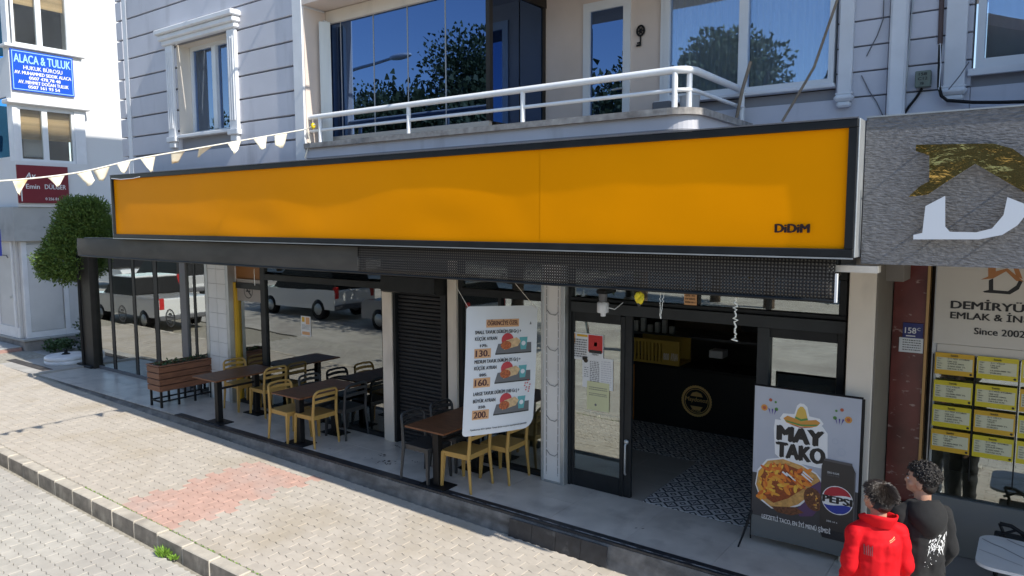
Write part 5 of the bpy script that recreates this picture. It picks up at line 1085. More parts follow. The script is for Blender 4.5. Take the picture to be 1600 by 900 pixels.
m = MB(); q = [ony(px, py, 7.35) for px, py in ((1562, 818), (1580, 822), (1600, 835), (1640, 850))]; m.tube(q, 0.018, M_BLK, 8); m.tube([ony(1560, 836, 7.33), ony(1590, 828, 7.35), ony(1610, 850, 7.35)], 0.013, M_BLK, 8); m.build('back_frame', ac)
m = MB(); m.tube([ony(1562, 818, 7.35), ony(1570, 838, 7.35), (-0.18, 7.3, 0.0)], 0.014, M_BLK, 8); m.tube([(0.3, 7.5, 0.55), (0.3, 7.5, 0.0)], 0.014, M_BLK, 8); m.tube([(-0.18, 7.6, 0.4), (-0.18, 7.6, 0.0)], 0.014, M_BLK, 8); m.build('leg', ac)
m = MB(); m.bev(-0.2, 0.3, 7.2, 7.62, 0.38, 0.41, M_BLK, 0.01); m.build('seat', ac)

# ================================================================== UPPER WALL FITTINGS
c0, c1 = ony(1390, 60, YW-0.1), ony(1418, 60, YW-0.1)
dp = thing('downpipe', 'wide pale blue grey square downpipe on the clad upper wall', 'pipe', (c0.x, YW-0.1, 3.9))
m = MB(); m.bev(c0.x, c1.x, YW-0.12, YW-0.02, 3.6, 6.3, M_TRIM, 0.02); m.build('pipe', dp)
m = MB(); m.bev(c0.x-0.006, c1.x+0.006, YW-0.126, YW-0.014, 5.32, 5.36, M_TRIM, 0.01); m.build('collar', dp)
def cable(name, pix, r, mt, label, y=YW-0.02, cat='cable'):
    m = MB(); m.tube([ony(px, py, y) for px, py in pix], r, mt, 6); return tag(m.build(name), label, cat)
cable('black_cable', [(1441, 138), (1432, 152), (1420, 167), (1414, 176), (1413, 190)], 0.012, M_BLK, 'thick black cable leaving the green junction box')
cable('grey_conduit', [(1426, 0), (1423, 40), (1419, 90), (1415, 140), (1412, 190)], 0.008, M_ALU, 'thin grey conduit running down beside the wide downpipe')
cable('brown_pipe', [(1472, -10), (1470, 40), (1469, 68)], 0.022, mat('brown_pipe_paint', (0.10, 0.065, 0.06), 0.6), 'brown pipe running down left of the right pilaster')
cable('black_hose', [(1469, 70), (1468, 100), (1467, 135), (1471, 150), (1480, 157), (1520, 160), (1560, 160), (1640, 158)], 0.016, M_BLK, 'black hose bending under the right pilaster', YW-0.12)
cable('white_cable', [(1469, 68), (1470, 100), (1467, 140)], 0.006, M_WHITEP, 'thin white cable beside the black hose', YW-0.13)
cable('slack_wire', [(1381, 0), (1380, 30), (1371, 55), (1362, 72), (1354, 88)], 0.005, M_GREYP, 'slack dark wire left of the wide downpipe')
cable('loose_wire', [(1346, 118), (1358, 142), (1370, 160), (1380, 182)], 0.005, M_GREYP, 'loose dark wire crossing the lowest clad courses')
cable('wall_cable', [(1514, 97), (1500, 118), (1482, 140)], 0.005, M_GREYP, 'thin wire crossing the base of the right pilaster', YW-0.13)
cable('leaning_stick', [(1310, -5), (1272, 105), (1240, 160), (1222, 190)], 0.013, M_BAMB, 'long thin stick leaning across the wide window', YW-0.25, 'stick')
cable('broom_handle', [(1173, 96), (1160, 140), (1151, 184)], 0.017, M_BAMB, 'wooden broom handle leaning in the balcony corner', YW-0.3, 'stick')
a, b_ = ony(1429, 137, YW-0.08), ony(1455, 109, YW-0.08)
jb = B('junction_box', None, a.x, b_.x, YW-0.09, YW-0.01, a.z, b_.z, mat('sage_green_box', (0.17, 0.20, 0.16), 0.6, var=(5, 0.1)), 0.006); P = Panel(wallfn(YW-0.09)); w = b_.x-a.x; hh = b_.z-a.z
P.text('158', a.x+w*.5, a.z+hh*.70, hh*.17, M_BLACKP, al='C', w=w*.5); P.text('C12', a.x+w*.5, a.z+hh*.42, hh*.17, M_BLACKP, al='C', w=w*.6); P.text('78', a.x+w*.45, a.z+hh*.14, hh*.15, M_BLACKP, al='C', w=w*.25); P.build('lettering', jb); tag(jb, 'green junction box with handwritten 158 on the upper wall', 'junction box')
# key ornament
c = ony(1001, 48, YW-0.02); ky = thing('key_ornament', 'black wrought iron key ornament on the cream wall by the balcony door', 'ornament', tuple(c))
m = MB(); m.tube([(c.x+0.045*math.cos(a), YW-0.02, c.z+0.055*math.sin(a)) for a in [k*math.pi/9 for k in range(19)]], 0.011, M_BLK, 6); m.ell((c.x, YW-0.02, c.z), (0.022, 0.01, 0.028), M_BLK, 8, 6)
for a in range(6): m.tube([(c.x, YW-0.02, c.z), (c.x+0.045*math.cos(a*1.05), YW-0.02, c.z+0.05*math.sin(a*1.05))], 0.006, M_BLK, 5)
m.build('bow', ky); e = ony(1000, 72, YW-0.02); m = MB(); m.tube([(c.x, YW-0.02, c.z-0.055), (c.x, YW-0.02, e.z)], 0.009, M_BLK, 6); m.box(c.x-0.05, c.x, YW-0.026, YW-0.014, e.z, e.z+0.02, M_BLK); m.box(c.x-0.04, c.x, YW-0.026, YW-0.014, e.z+0.03, e.z+0.045, M_BLK); m.build('shaft', ky)
# flower box and bucket on the balcony
c = ony(1040, 150, 6.9); o = MB(); o.lathe(c.x-0.0, 6.9, [(0.15, 4.0), (0.18, 4.22), (0.19, 4.26)], mat('wicker_brown', (0.20, 0.10, 0.03), 0.7, var=(40, 0.4)), 18); tag(o.build('wicker_pot'), 'brown wicker pot behind the balcony rail corner', 'pot')
c = ony(1078, 135, 7.1); o = MB(); o.lathe(c.x, 7.1, [(0.09, 4.1), (0.10, 4.42), (0.11, 4.43)], M_PAPER, 16); tag(o.build('white_bucket'), 'white bucket standing below the wide window on the balcony', 'bucket')
c = ony(1036, 142, 7.2); tag(B('grey_box', None, c.x-0.1, c.x+0.1, 7.15, 7.35, 4.1, 4.42, M_GREYP, 0.01), 'small dark grey box behind the wicker pot', 'box')
B('inner_ledge', bld, Wx(1010), -2.6, 7.05, YW-0.08, 3.9, 4.22, mat('pink_granite', (0.34, 0.25, 0.24), 0.5, var=(60, 0.4)))

# ================================================================== BUNTING
p0 = Vector((-7.72, YB-0.05, 4.36)); pA = Vector((-8.23, 4.35, 3.93)); pB = Vector((-8.61, 2.94, 3.60)); pC = Vector((-9.3, -1.0, 3.3)); pD = Vector((-10.5, -8, 4.6))
def cat(t):                                                       # Catmull-Rom through the measured points
    K = [p0+(p0-pA), p0, pA, pB, pC, pD, pD+(pD-pC)]; t = max(0, min(3.9999, t)); i = int(t); f = t-i; a, b_, c_, d_ = K[i], K[i+1], K[i+2], K[i+3]
    return 0.5*((2*b_)+(-a+c_)*f+(2*a-5*b_+4*c_-d_)*f*f+(-a+3*b_-3*c_+d_)*f**3)
bt = thing('bunting', 'string of cream pennants stretched from the balcony rail over the street', 'bunting', tuple(p0))
m = MB(); m.tube([cat(k*0.05) for k in range(80)], 0.009, M_STRING, 6); m.build('string', bt)
ts = [0.14, 0.28, 0.45, 0.62, 0.80, 0.99, 1.17, 1.36, 1.54, 1.72, 1.90, 2.06, 2.22, 2.38, 2.52, 2.66, 2.80, 2.95, 3.1, 3.3, 3.5, 3.7]
for i, t in enumerate(ts):
    a = cat(t); b_ = cat(t+0.075*(1.0 if t < 2 else 0.55)); d = (b_-a); L = d.length; W_ = 0.165; b_ = a+d/L*W_*random.uniform(.85, 1.1); sw = Vector((random.uniform(-.08, .08), random.uniform(-.05, .05), 0)); hgt_ = random.uniform(0.10, 0.155); tw = random.uniform(-0.05, 0.05)
    m = MB(); nn = 5; vs = []
    for r_ in range(nn+1):
        f = r_/nn
        for s_ in range(5):
            g_ = s_/4; w2_ = 1-f*0.72*(1 if i % 4 else 0.5); u = 0.5+(g_-0.5)*w2_
            q = a+(b_-a)*u+Vector((0, 0, -hgt_*f))+sw*f+Vector((0.02*math.sin(3*g_+i)*f+tw*f, 0.015*math.cos(4*g_+i)*f, (random.uniform(-.02, .02) if r_ == nn else 0)+(-0.02*f*math.sin(g_*math.pi))))
            vs.append(q)
    m.add(vs, [(r_*5+s_, r_*5+s_+1, (r_+1)*5+s_+1, (r_+1)*5+s_) for r_ in range(nn) for s_ in range(4)], M_FLAG, True)
    o = m.build('pennant', bt); so_ = o.modifiers.new('t', 'SOLIDIFY'); so_.thickness = 0.001
m = MB(); m.tube([(-7.62, YB+0.0, 4.42), (-7.72, YB-0.05, 4.36), (-7.70, YB-0.02, 4.2), (-7.78, YB-0.05, 4.0)], 0.008, M_STRING, 5); m.ell((-7.66, YB, 4.40), (0.03, 0.03, 0.04), mat('yellow_petal', (0, 0, 0)), 8, 6); m.build('knot', bt)

# ================================================================== LEFT NEIGHBOUR
NX, NY = -19.7, 7.02
M_NBL = mat('aged_white_paint', (0.60, 0.60, 0.60), 0.6, var=(2, 0.08), stain=(2, (0.45, 0.44, 0.43), 0.6, 0.85, (1, 1, 0.3)))
nb = thing('neighbour_building', 'white rendered office building with a blue sign, at the left edge', 'building', (NX, NY, 0))
def nyz(px, py, x=NX): p = onx(px, py, x); return p.y, p.z
B('plinth', nb, -32, NX+0.03, NY-0.02, 16, -0.5, 0.28, M_STONE, 0.01); B('plinth_cap', nb, -32, NX+0.06, NY-0.05, 16, 0.281, 0.34, M_NBG, 0.01)
B('ground_floor_wall', nb, -32, NX-0.06, NY+0.06, 16, 0.341, 2.7, M_NBL)
B('concrete_band', nb, -32, NX+0.12, NY-0.12, 16, 2.70, 3.52, M_NBG, 0.01); B('camera_shelf', nb, -21.6, -20.2, NY-0.5, NY-0.36, 2.62, 2.66, M_BLK)
M_NBW = M_NB
def xwall(name, y0, y1, z0, z1, x=NX, th=0.2, mt=None): return B(name, nb, x-th, x, y0, y1, z0, z1, mt or M_NBW)
# upper wall with two windows (openings)
BAYX = NX+0.16
wy0, wy1 = nyz(29, 200, BAYX)[0], nyz(117, 200, BAYX)[0]; wz0, wz1 = nyz(118, 256, BAYX)[1], nyz(27, 165, BAYX)[1]; uz0 = nyz(20, 68, BAYX)[1]
ly1 = nyz(131, 160, BAYX)[0]
xwall('wall', ly1, 16, 3.52, 13.5)
xwall('bay_wall', NY+0.0, ly1, 3.521, wz0, BAYX, 0.3); xwall('bay_wall', NY, wy0, wz0, wz1, BAYX, 0.3, M_TRIM); xwall('bay_wall', wy1, ly1, wz0, wz1, BAYX, 0.3, M_TRIM)
xwall('bay_wall', NY+0.0, ly1, wz1, uz0, BAYX, 0.3); xwall('bay_wall', NY, wy0-0.05, uz0, 9.6, BAYX, 0.3, M_TRIM); xwall('bay_wall', wy1-0.05, ly1, uz0, 9.6, BAYX, 0.3); xwall('bay_wall', NY, ly1, 9.6, 13.5, BAYX, 0.3)
for zc_ in (wz1+0.04, ): B('ledge', nb, NX-0.1, BAYX+0.12, NY-0.12, ly1+0.10, zc_, zc_+0.10, M_NBW, 0.02)
B('ledge', nb, NX-0.1, BAYX+0.10, NY-0.10, ly1+0.06, uz0-0.09, uz0-0.02, M_NBW, 0.015)
B('front_wall', nb, -32, BAYX-0.301, NY, NY+0.2, 3.52, 4.7, M_NB); B('front_wall', nb, -32, BAYX-0.301, NY, NY+0.2, 6.1, 7.0, M_NB); B('front_wall', nb, -32, BAYX-0.301, NY, NY+0.2, 9.6, 13.5, M_NB)
for z0, z1 in ((4.7, 6.1), (7.0, 9.6)): 
    B('front_glazing', nb, -26, BAYX-0.31, NY+0.05, NY+0.06, z0, z1, glass('blue_mirror_glass_%d' % int(z0), (0.02, 0.05, 0.10), 0.5, 1.2, refl=(0.12, 0.45, 0.95)))
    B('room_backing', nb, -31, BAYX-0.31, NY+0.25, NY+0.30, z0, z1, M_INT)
def nwin(z0, z1):
    o = B('window', nb, BAYX-0.12, BAYX-0.03, wy0, wy0+0.06, z0, z1, M_PVC); md = (wy0+wy1)/2-0.04
    for a in ((wy1-0.06, wy1, z0, z1), (md-0.06, md+0.06, z0, z1), (wy0+.06, md-.06, z0, z0+.06), (md+.06, wy1-.06, z0, z0+.06), (wy0+.06, md-.06, z1-.06, z1), (md+.06, wy1-.06, z1-.06, z1)): B('frame', o, BAYX-0.12, BAYX-0.03, *a, M_PVC)
    for a in ((wy0+.06, md-.06), (md+.06, wy1-.06)): B('pane', o, BAYX-0.08, BAYX-0.074, a[0], a[1], z0+.06, z1-.06, G_ROOM2)
    B('blind', o, BAYX-0.20, BAYX-0.19, wy0, wy1, z0+(z1-z0)*0.42, z1, M_BLIND); B('room', nb, BAYX-1.2, BAYX-1.1, wy0-0.3, wy1+0.3, z0-0.1, z1+.1, M_INT)
G_ROOM2 = glass('office_glass', (0.90, 0.90, 0.88), 0.06, 0.8)
nwin(wz0, wz1-0.0); nwin(uz0, 9.6)
B('air_conditioner', nb, BAYX-0.6, BAYX-0.45, wy0+0.1, wy0+0.75, wz0+0.15, wz0+0.6, M_PAPER, 0.03)
# signs
def xsign(name, pTL, pBR, x, mt, label, draw):
    (y0, z1), (y1, z0) = nyz(*pTL, x), nyz(*pBR, x); o = B(name, None, x-0.03, x, y0, y1, z0, z1, mt, 0.003); P = Panel(xfn(x, y0, z0)); P.h = 0.003; draw(P, y1-y0, z1-z0); P.build('lettering', o); return tag(o, label, 'sign')
def ds(P, w, h):
    for a in ((.02, .03, .98, .045), (.02, .955, .98, .97)): P.rect(a[0]*w, a[1]*h, a[2]*w, a[3]*h, M_SKYB)
    for a in ((.02, .045, .03, .955), (.97, .045, .98, .955)): P.rect(a[0]*w, a[1]*h, a[2]*w, a[3]*h, M_SKYB)
    P.text('ALACA & TULUK', .5*w, .69*h, .20*h, M_SKYB, w=.90*w, al='C', bold=0.03); P.text('HUKUK BÜROSU', .5*w, .535*h, .095*h, M_WHITE, w=.62*w, al='C', bold=0.02)
    P.text('AV. MUHAMMED SIDDIK ALACA', .5*w, .41*h, .08*h, M_WHITE, w=.90*w, al='C', bold=0.04); P.text('0507 478 78 48', .52*w, .30*h, .075*h, M_WHITE, w=.5*w, al='C', bold=0.04)
    P.text('AV. MEHMET DOĞAN TULUK', .5*w, .185*h, .08*h, M_WHITE, w=.80*w, al='C', bold=0.04); P.text('0507 161 93 54', .5*w, .08*h, .075*h, M_WHITE, w=.5*w, al='C', bold=0.04)
xsign('law_office_sign', (15, 75), (117, 152), BAYX+0.06, M_BLUES, 'blue law office sign with pale lettering between the windows of the white building', ds)
def dr(P, w, h):
    P.rect(.06*w, .04*h, .08*w, .62*h, M_WHITE); P.text('Av.', .16*w, .66*h, .14*h, M_WHITE, shear=0.2); P.text('Emin', .16*w, .38*h, .12*h, M_WHITE, w=.26*w); P.text('DÜLGER', .52*w, .38*h, .12*h, M_WHITE, w=.42*w); P.text('0 256 811 35', .52*w, .08*h, .07*h, M_WHITE, w=.40*w)
xsign('red_office_sign', (25, 257), (109, 318), BAYX+0.06, M_RED, 'dark red office sign with white lettering behind the bunting', dr)
# ground floor: white shutter doors facing us (+x side) and a door on the front
m = MB()
edges_y = [NY+0.10, 8.0, 9.0, 10.2, 11.4]
for a, b_ in zip(edges_y[:-1], edges_y[1:]):
    o = B('shutter_panel', nb, NX-0.055, NX-0.02, a+0.07, b_-0.07, 0.50, 2.62, M_NBL, 0.004); B('rail', o, NX-0.055, NX-0.008, a+0.02, b_-0.02, 0.345, 0.49, M_TRIM, 0.004); B('stile', o, NX-0.055, NX-0.004, a-0.045, a+0.065, 0.345, 2.69, M_TRIM, 0.004)
o = B('front_door', nb, -22.4, -19.9, NY+0.0, NY+0.055, 0.345, 2.69, M_NBL)
for xx in (-22.3, -21.1, -20.1): B('stile', o, xx-0.05, xx+0.05, NY-0.03, NY-0.001, 0.345, 2.69, M_TRIM, 0.004)
B('rail', o, -22.4, -19.9, NY-0.022, NY-0.001, 0.345, 0.6, M_TRIM); B('hinge', o, -20.3, -20.24, NY-0.05, NY-0.031, 1.3, 1.36, M_ALU)
m = MB(); m.tube([(-20.9, NY-0.06, 2.35), (-20.3, NY-0.06, 2.35), (-20.22, NY-0.06, 2.30)], 0.014, M_GREYP, 6); m.build('door_bar', nb)
B('step', nb, -26, NX-0.1, 6.35, NY-0.03, -0.4, 0.13, M_PINKST, 0.01); B('step', nb, -26, NX-0.12, 6.45, NY-0.03, 0.131, 0.16, M_NBG, 0.008); B('step', nb, -26, NX-0.05, 6.05, 6.345, -0.4, 0.04, M_NBG, 0.01)
m = MB(); c = onx(18, 362, -20.2); m.tube([(-20.9, 6.45, 2.78), (-20.4, 6.45, 2.74)], 0.05, M_ALU, 10); m.tube([(-20.3, 6.55, 2.80), (-19.95, 6.5, 2.74)], 0.04, M_ALU, 10); m.box(-20.5, -20.4, 6.4, 6.6, 2.6, 2.72, M_BLK); tag(m.build('outdoor_cameras'), 'two small grey cameras on the corner of the concrete band', 'camera')
m = MB(); a = onx(0, 358, -19.2); b_ = onx(0, 400, -19.2); m.box(-19.3, -19.24, a.y-1.2, a.y+0.02, b_.z, a.z, mat('navy_enamel', (0, 0, 0))); o = m.build('navy_sign_edge'); tag(o, 'edge of a navy sign sticking in at the left margin', 'sign')
# alley floor
al = struct(B('alley', None, -19.75, -16.74, 6.05, 16, -0.5, 0.028, mat('alley_concrete', (0.42, 0.40, 0.37), 0.9, var=(3, 0.15), bump=(40, 0.3, 0.005))))
B('drain_strip', al, -19.6, -16.9, 6.32, 6.52, 0.0285, 0.034, mat('dark_drain', (0.06, 0.055, 0.055), 0.9, var=(10, 0.4)))
# parasol base
c = onz(104, 568); pb = thing('parasol_base', 'round white plastic parasol base at the left end of the terrace', 'parasol base', (c.x, c.y, 0))
m = MB(); m.lathe(c.x, c.y, [(0.38, 0.01), (0.42, 0.04), (0.425, 0.10), (0.41, 0.105), (0.41, 0.115), (0.425, 0.12), (0.42, 0.185), (0.39, 0.205), (0.10, 0.215), (0.0, 0.216)], M_WHITEP, 32); m.build('weight', pb)
m = MB(); m.lathe(c.x, c.y, [(0.09, 0.216), (0.07, 0.24), (0.035, 0.25), (0.035, 0.32), (0, 0.32)], M_BLK, 16); m.build('pole_socket', pb)
# topiary tree
random.seed(3)
def leaf_cloud(lobes, n, L, mt, inner=0.75, wd=0.3):
    m = MB(); tot = sum(r[0]*r[1]+r[1]*r[2]+r[0]*r[2] for _, r in lobes); vs = []; fs = []
    for c, r in lobes:
        k = int(n*(r[0]*r[1]+r[1]*r[2]+r[0]*r[2])/tot)
        for _ in range(k):
            d = Vector((random.gauss(0, 1), random.gauss(0, 1), random.gauss(0, 1))).normalized(); lump = 1+0.22*noise.noise(d*2.2+Vector(c))+0.16*noise.noise(d*5+Vector(c))
            q = random.uniform(inner, 1.0)*lump; p = Vector((c[0]+d.x*r[0]*q, c[1]+d.y*r[1]*q, c[2]+d.z*r[2]*q))
            o = (d+Vector((random.gauss(0, .5), random.gauss(0, .5), random.gauss(0.25, .5)))).normalized(); s_ = o.cross(Vector((random.random()-.5, random.random()-.5, random.random()-.5))).normalized()*L*wd; l = L*random.uniform(.6, 1.3); i = len(vs)
            vs += [p-s_, p+s_, p+o*l+s_*.25, p+o*l-s_*.25]; fs.append((i, i+1, i+2, i+3))
    m.add(vs, fs, mt); return m
tb = Vector((-17.45, 7.64, 0)); tr = thing('topiary_tree', 'clipped bright green conifer with two lobes left of the sign', 'tree', tuple(tb))
def at16(px, py, d=16.0): return tuple(atd(px, py, d))
lobes = [(at16(113, 402), (0.74, 0.7, 0.60)), (at16(150, 400, 16.2), (0.58, 0.6, 0.58)), (at16(128, 350), (0.64, 0.6, 0.56)), (at16(120, 328), (0.36, 0.4, 0.32)), (at16(160, 370, 16.2), (0.48, 0.5, 0.50)), (at16(92, 412), (0.46, 0.5, 0.44)), (at16(143, 328), (0.34, 0.34, 0.32)), (at16(110, 375), (0.45, 0.5, 0.45))]
leaf_cloud(lobes, 46000, 0.05, M_LEAF, 0.55).build('crown', tr)
m = MB(); top = Vector(lobes[1][0]); m.tube([tb, tb+Vector((0.03, 0, 0.8)), tb+Vector((0.0, -0.03, 1.5)), top], [0.07, 0.06, 0.055, 0.03], M_BARK, 10)
for L_ in (0, 2, 5): q = Vector(lobes[L_][0]); m.tube([tb+Vector((0, -0.03, 1.45+0.1*L_/2)), (tb+Vector((0, 0, 1.7))+q)/2, q], [0.04, 0.03, 0.015], M_BARK, 8)
m.build('trunk', tr)
m = MB(); leafy(m, (-18.6, 8.3, 0.02), 1800, 0.5, 0.40, 0.75, M_LEAF2, 0.11); tag(m.build('bush'), 'dark bush at the foot of the stone plinth behind the parasol base', 'bush')
m = MB(); leafy(m, (-19.2, 7.6, 0.02), 420, 0.30, 0.30, 0.25, M_LEAF2, 0.10); tag(m.build('weeds'), 'weeds growing along the stone plinth of the white building', 'plant')

# ================================================================== ACROSS THE STREET (seen in the glass)
random.seed(5)
opp = thing('opposite_house', 'pitched roof house across the street, seen only in the window reflections', 'house', (-2.5, -18, 0))
B('wall', opp, -9, 4, -30, -18, -0.5, 8.3, mat('slate_blue_wall', (0.16, 0.19, 0.24), 0.8)); m = MB(); m.prism([(-9.8, 8.2), (-2.4, 10.8), (5, 8.2), (5, 7.9), (-2.4, 10.4), (-9.8, 7.9)], lambda a, b_: (a, -17.2, b_), lambda a, b_: (a, -30.6, b_), mat('roof_tile', (0.28, 0.14, 0.09), 0.8, var=(8, 0.3))); m.build('roof', opp)
for k in range(4): o = B('window', opp, -8.2+k*3, -6.8+k*3, -18.02, -17.96, 2.6, 4.2, G_DARK)
ob2 = thing('opposite_block', 'long pale block of flats across the street, seen only in reflections', 'building', (-30, -24, 0)); B('wall', ob2, -52, -14, -34, -24, -0.5, 5.2, mat('buff_render', (0.50, 0.46, 0.40), 0.9, var=(1, 0.1)))
for i in range(12):
    for j in range(2): B('window', ob2, -51+i*3.1, -49.4+i*3.1, -24.03, -23.97, 0.9+j*2.3, 2.3+j*2.3, G_DARK)
def street_tree(x, y, h, r, n, label):
    t = thing('street_tree', label, 'tree', (x, y, -0.2), 'trees across the street'); L_ = [((x+random.uniform(-.6, .6)*r, y+random.uniform(-.6, .6)*r, h+random.uniform(-.5, .5)*r), (r*random.uniform(.55, .8),)*3) for _ in range(7)]
    leaf_cloud(L_, n, 0.16, M_PINE, 0.25, 0.5).build('crown', t); m = MB(); m.tube([(x, y, -0.2), (x+.1, y, h*.5), (x, y+.1, h)], [.22, .17, .10], M_BARK, 8)
    for q in L_[:4]: m.tube([(x, y, h*.55), q[0]], [.09, .04], M_BARK, 6)
    m.build('trunk', t)
for i, (x, y, top, r) in enumerate(((-38, -13, 10, 3.4), (-31.5, -14, 10.6, 3.4), (-26, -13, 10.9, 3.0), (-21, -14, 12.8, 3.4), (-13.8, -13.5, 11.2, 3.0), (-10.6, -14, 11.6, 2.6), (-8.2, -13.0, 8.0, 2.2), (6, -14, 7.5, 2.8))):
    street_tree(x, y, top-1.3*r, r, 14000, 'pine tree across the street, %s from the left in the reflections' % ('first', 'second', 'third', 'fourth', 'fifth', 'sixth', 'seventh', 'eighth')[i])
for i, (x, y, zc_, r) in enumerate(((-8.5, -2.6, 4.6, 2.6), (-12.5, -2.7, 4.8, 2.7), (-16.5, -2.9, 4.7, 2.5))):
    street_tree(x, y, zc_, r, 8000, 'round crowned tree on the far side of the road, %s of three' % ('nearest', 'middle one', 'farthest')[i])
def vehicle(name, label, cat_, x, y, rz, col, prof, cab, L, Wd, tail=True, pick=False):
    t = thing(name, label, cat_, (0, 0, 0)); mt = mat('car_paint_'+name, col, 0.25, coat=0.8); w = Wd/2
    m = MB(); n = len(prof)                                       # local: front towards +x
    inset = lambda z: 0.0 if z < 0.95 else 0.0
    m.prism(prof, lambda a, b_: (a, -w, b_), lambda a, b_: (a, w, b_), mt); body = m.build('body', t); bv = body.modifiers.new('b', 'BEVEL'); bv.width = 0.06; bv.segments = 3; bv.limit_method = 'ANGLE'
    m = MB(); m.prism(cab, lambda a, b_: (a, -w+0.05+(b_-0.95)*0.16, b_), lambda a, b_: (a, w-0.05-(b_-0.95)*0.16, b_), M_BLK); cb = m.build('window_band', t); bv = cb.modifiers.new('b', 'BEVEL'); bv.width = 0.05; bv.segments = 2
    zt = max(b_ for a, b_ in cab); xa, xb = [a for a, b_ in cab if b_ > zt-0.08][0], [a for a, b_ in cab if b_ > zt-0.08][-1]
    B('roof', t, min(xa, xb)-0.05, max(xa, xb)+0.05, -w+0.16, w-0.16, zt-0.04, zt+0.03, mt, 0.03)
    for sx in (-L*0.31, L*0.31):
        for sy in (-1, 1):
            m = MB(); m.lathe(0, 0, [(0.20, -0.11), (0.34, -0.10), (0.34, 0.10), (0.20, 0.11)], M_BLK, 20); wh = m.build('wheel', t); wh.location = (sx, sy*(w-0.10), 0.34); wh.rotation_euler = (R(90), 0, 0)
            m = MB(); m.lathe(0, 0, [(0.0, -0.115), (0.20, -0.112), (0.20, 0.112), (0.0, 0.115)], M_ALU, 14); m.build('rim', wh, world=False)
    for sy in (-1, 1):
        B('headlight', t, L/2-0.10, L/2+0.01, sy*(w-0.28)-0.16, sy*(w-0.28)+0.16, 0.66, 0.80, M_ALU, 0.02); B('taillight', t, -L/2-0.01, -L/2+0.08, sy*(w-0.12)-0.09, sy*(w-0.12)+0.09, 0.72, 1.10, M_REDL, 0.02)
    B('number_plate', t, -L/2-0.015, -L/2-0.005, -0.26, 0.26, 0.55, 0.66, M_WHITE); B('bumper', t, -L/2-0.06, -L/2+0.05, -w+0.02, w-0.02, 0.36, 0.52, M_GREYP, 0.03); B('bumper', t, L/2-0.05, L/2+0.06, -w+0.02, w-0.02, 0.34, 0.52, M_GREYP, 0.03)
    t.location = (x, y, SZ(x)-0.16); t.rotation_euler = (0, 0, R(rz)); return t
suv = [(-2.1, .35), (2.15, .35), (2.15, .80), (1.95, .95), (-2.1, 1.0)]; suvc = [(-2.05, .98), (-1.85, 1.62), (0.55, 1.62), (1.15, .98)]
pku = [(-2.6, .45), (2.6, .45), (2.6, .95), (2.3, 1.08), (-2.6, 1.10)]; pkuc = [(-.75, 1.09), (-.6, 1.72), (0.85, 1.72), (1.5, 1.09)]
WHT, GRY, SLV = (0.75, 0.75, 0.74), (0.25, 0.26, 0.28), (0.5, 0.5, 0.5)
vehicle('pickup_truck', 'white pickup truck parked at the kerb, its tail mirrored in the big window', 'pickup', -22.7, 2.85, 180, WHT, pku, pkuc, 5.2, 1.85).scale = (0.84, 0.9, 0.88)
vehicle('parked_suv', 'white car facing us far down the street in the left pane reflection', 'car', -36.0, -2.6, 0, WHT, suv, suvc, 4.2, 1.8)
vehicle('parked_van', 'silver car parked across the street behind the pickup in the reflection', 'car', -29.5, -1.6, 180, SLV, suv, suvc, 4.2, 1.8)
vehicle('parked_car', 'grey car parked across the street, mirrored above the dark tables', 'car', -14.8, -1.5, 180, GRY, suv, suvc, 4.2, 1.8)
vehicle('parked_hatchback', 'white car parked across the street, mirrored in the middle of the big window', 'car', -20.4, -1.6, 180, WHT, suv, suvc, 4.2, 1.8)
m = MB(); m.tube([(-20.5, -2.9, -0.3), (-20.5, -2.9, 7.3), (-20.0, -2.8, 7.7), (-15.6, -2.4, 7.9)], [.10, .07, .06, .04], M_ALU, 10); lp = thing('street_lamp', 'street lamp whose arm shows in the balcony glass', 'street lamp', (-20.5, -2.9, -0.3)); m.build('pole', lp)
m = MB(); m.ell((-15.3, -2.4, 7.9), (0.45, 0.16, 0.09), M_WHITEP, 12, 8); m.build('lamp_head', lp)

# ================================================================== THE TWO PEOPLE
def remesh(mb, name, parent, vox=0.012, smooth=3, fold=None):
    me = mb.build(name, None, world=False, mesh_only=True); o = bpy.data.objects.new(name, me); COL.objects.link(o)
    r = o.modifiers.new('r', 'REMESH'); r.mode = 'VOXEL'; r.voxel_size = vox; r.use_smooth_shade = True
    sm = o.modifiers.new('s', 'SMOOTH'); sm.iterations = smooth; sm.factor = 0.5
    dg = bpy.context.evaluated_depsgraph_get(); e = bpy.data.meshes.new_from_object(o.evaluated_get(dg)); bpy.data.objects.remove(o)
    if fold:
        for v in e.vertices: v.co += v.normal*fold(v.co)
    e.polygons.foreach_set('use_smooth', [True]*len(e.polygons)); e.materials.clear()
    for mt in mb.mats: e.materials.append(mt)
    o = bpy.data.objects.new(name, e); COL.objects.link(o); o.parent = parent; return o
def cap(m, p0, p1, r0, r1, mt, flat=1.0):
    p0, p1 = Vector(p0), Vector(p1); n = 7; d = (p1-p0)
    m.ell(p0, (r0, r0*flat, r0), mt, 14, 8); m.ell(p1, (r1, r1*flat, r1), mt, 14, 8)
    m.tube([p0+d*k/n for k in range(n+1)], [r0+(r1-r0)*k/n for k in range(n+1)], mt, 16, True, True)
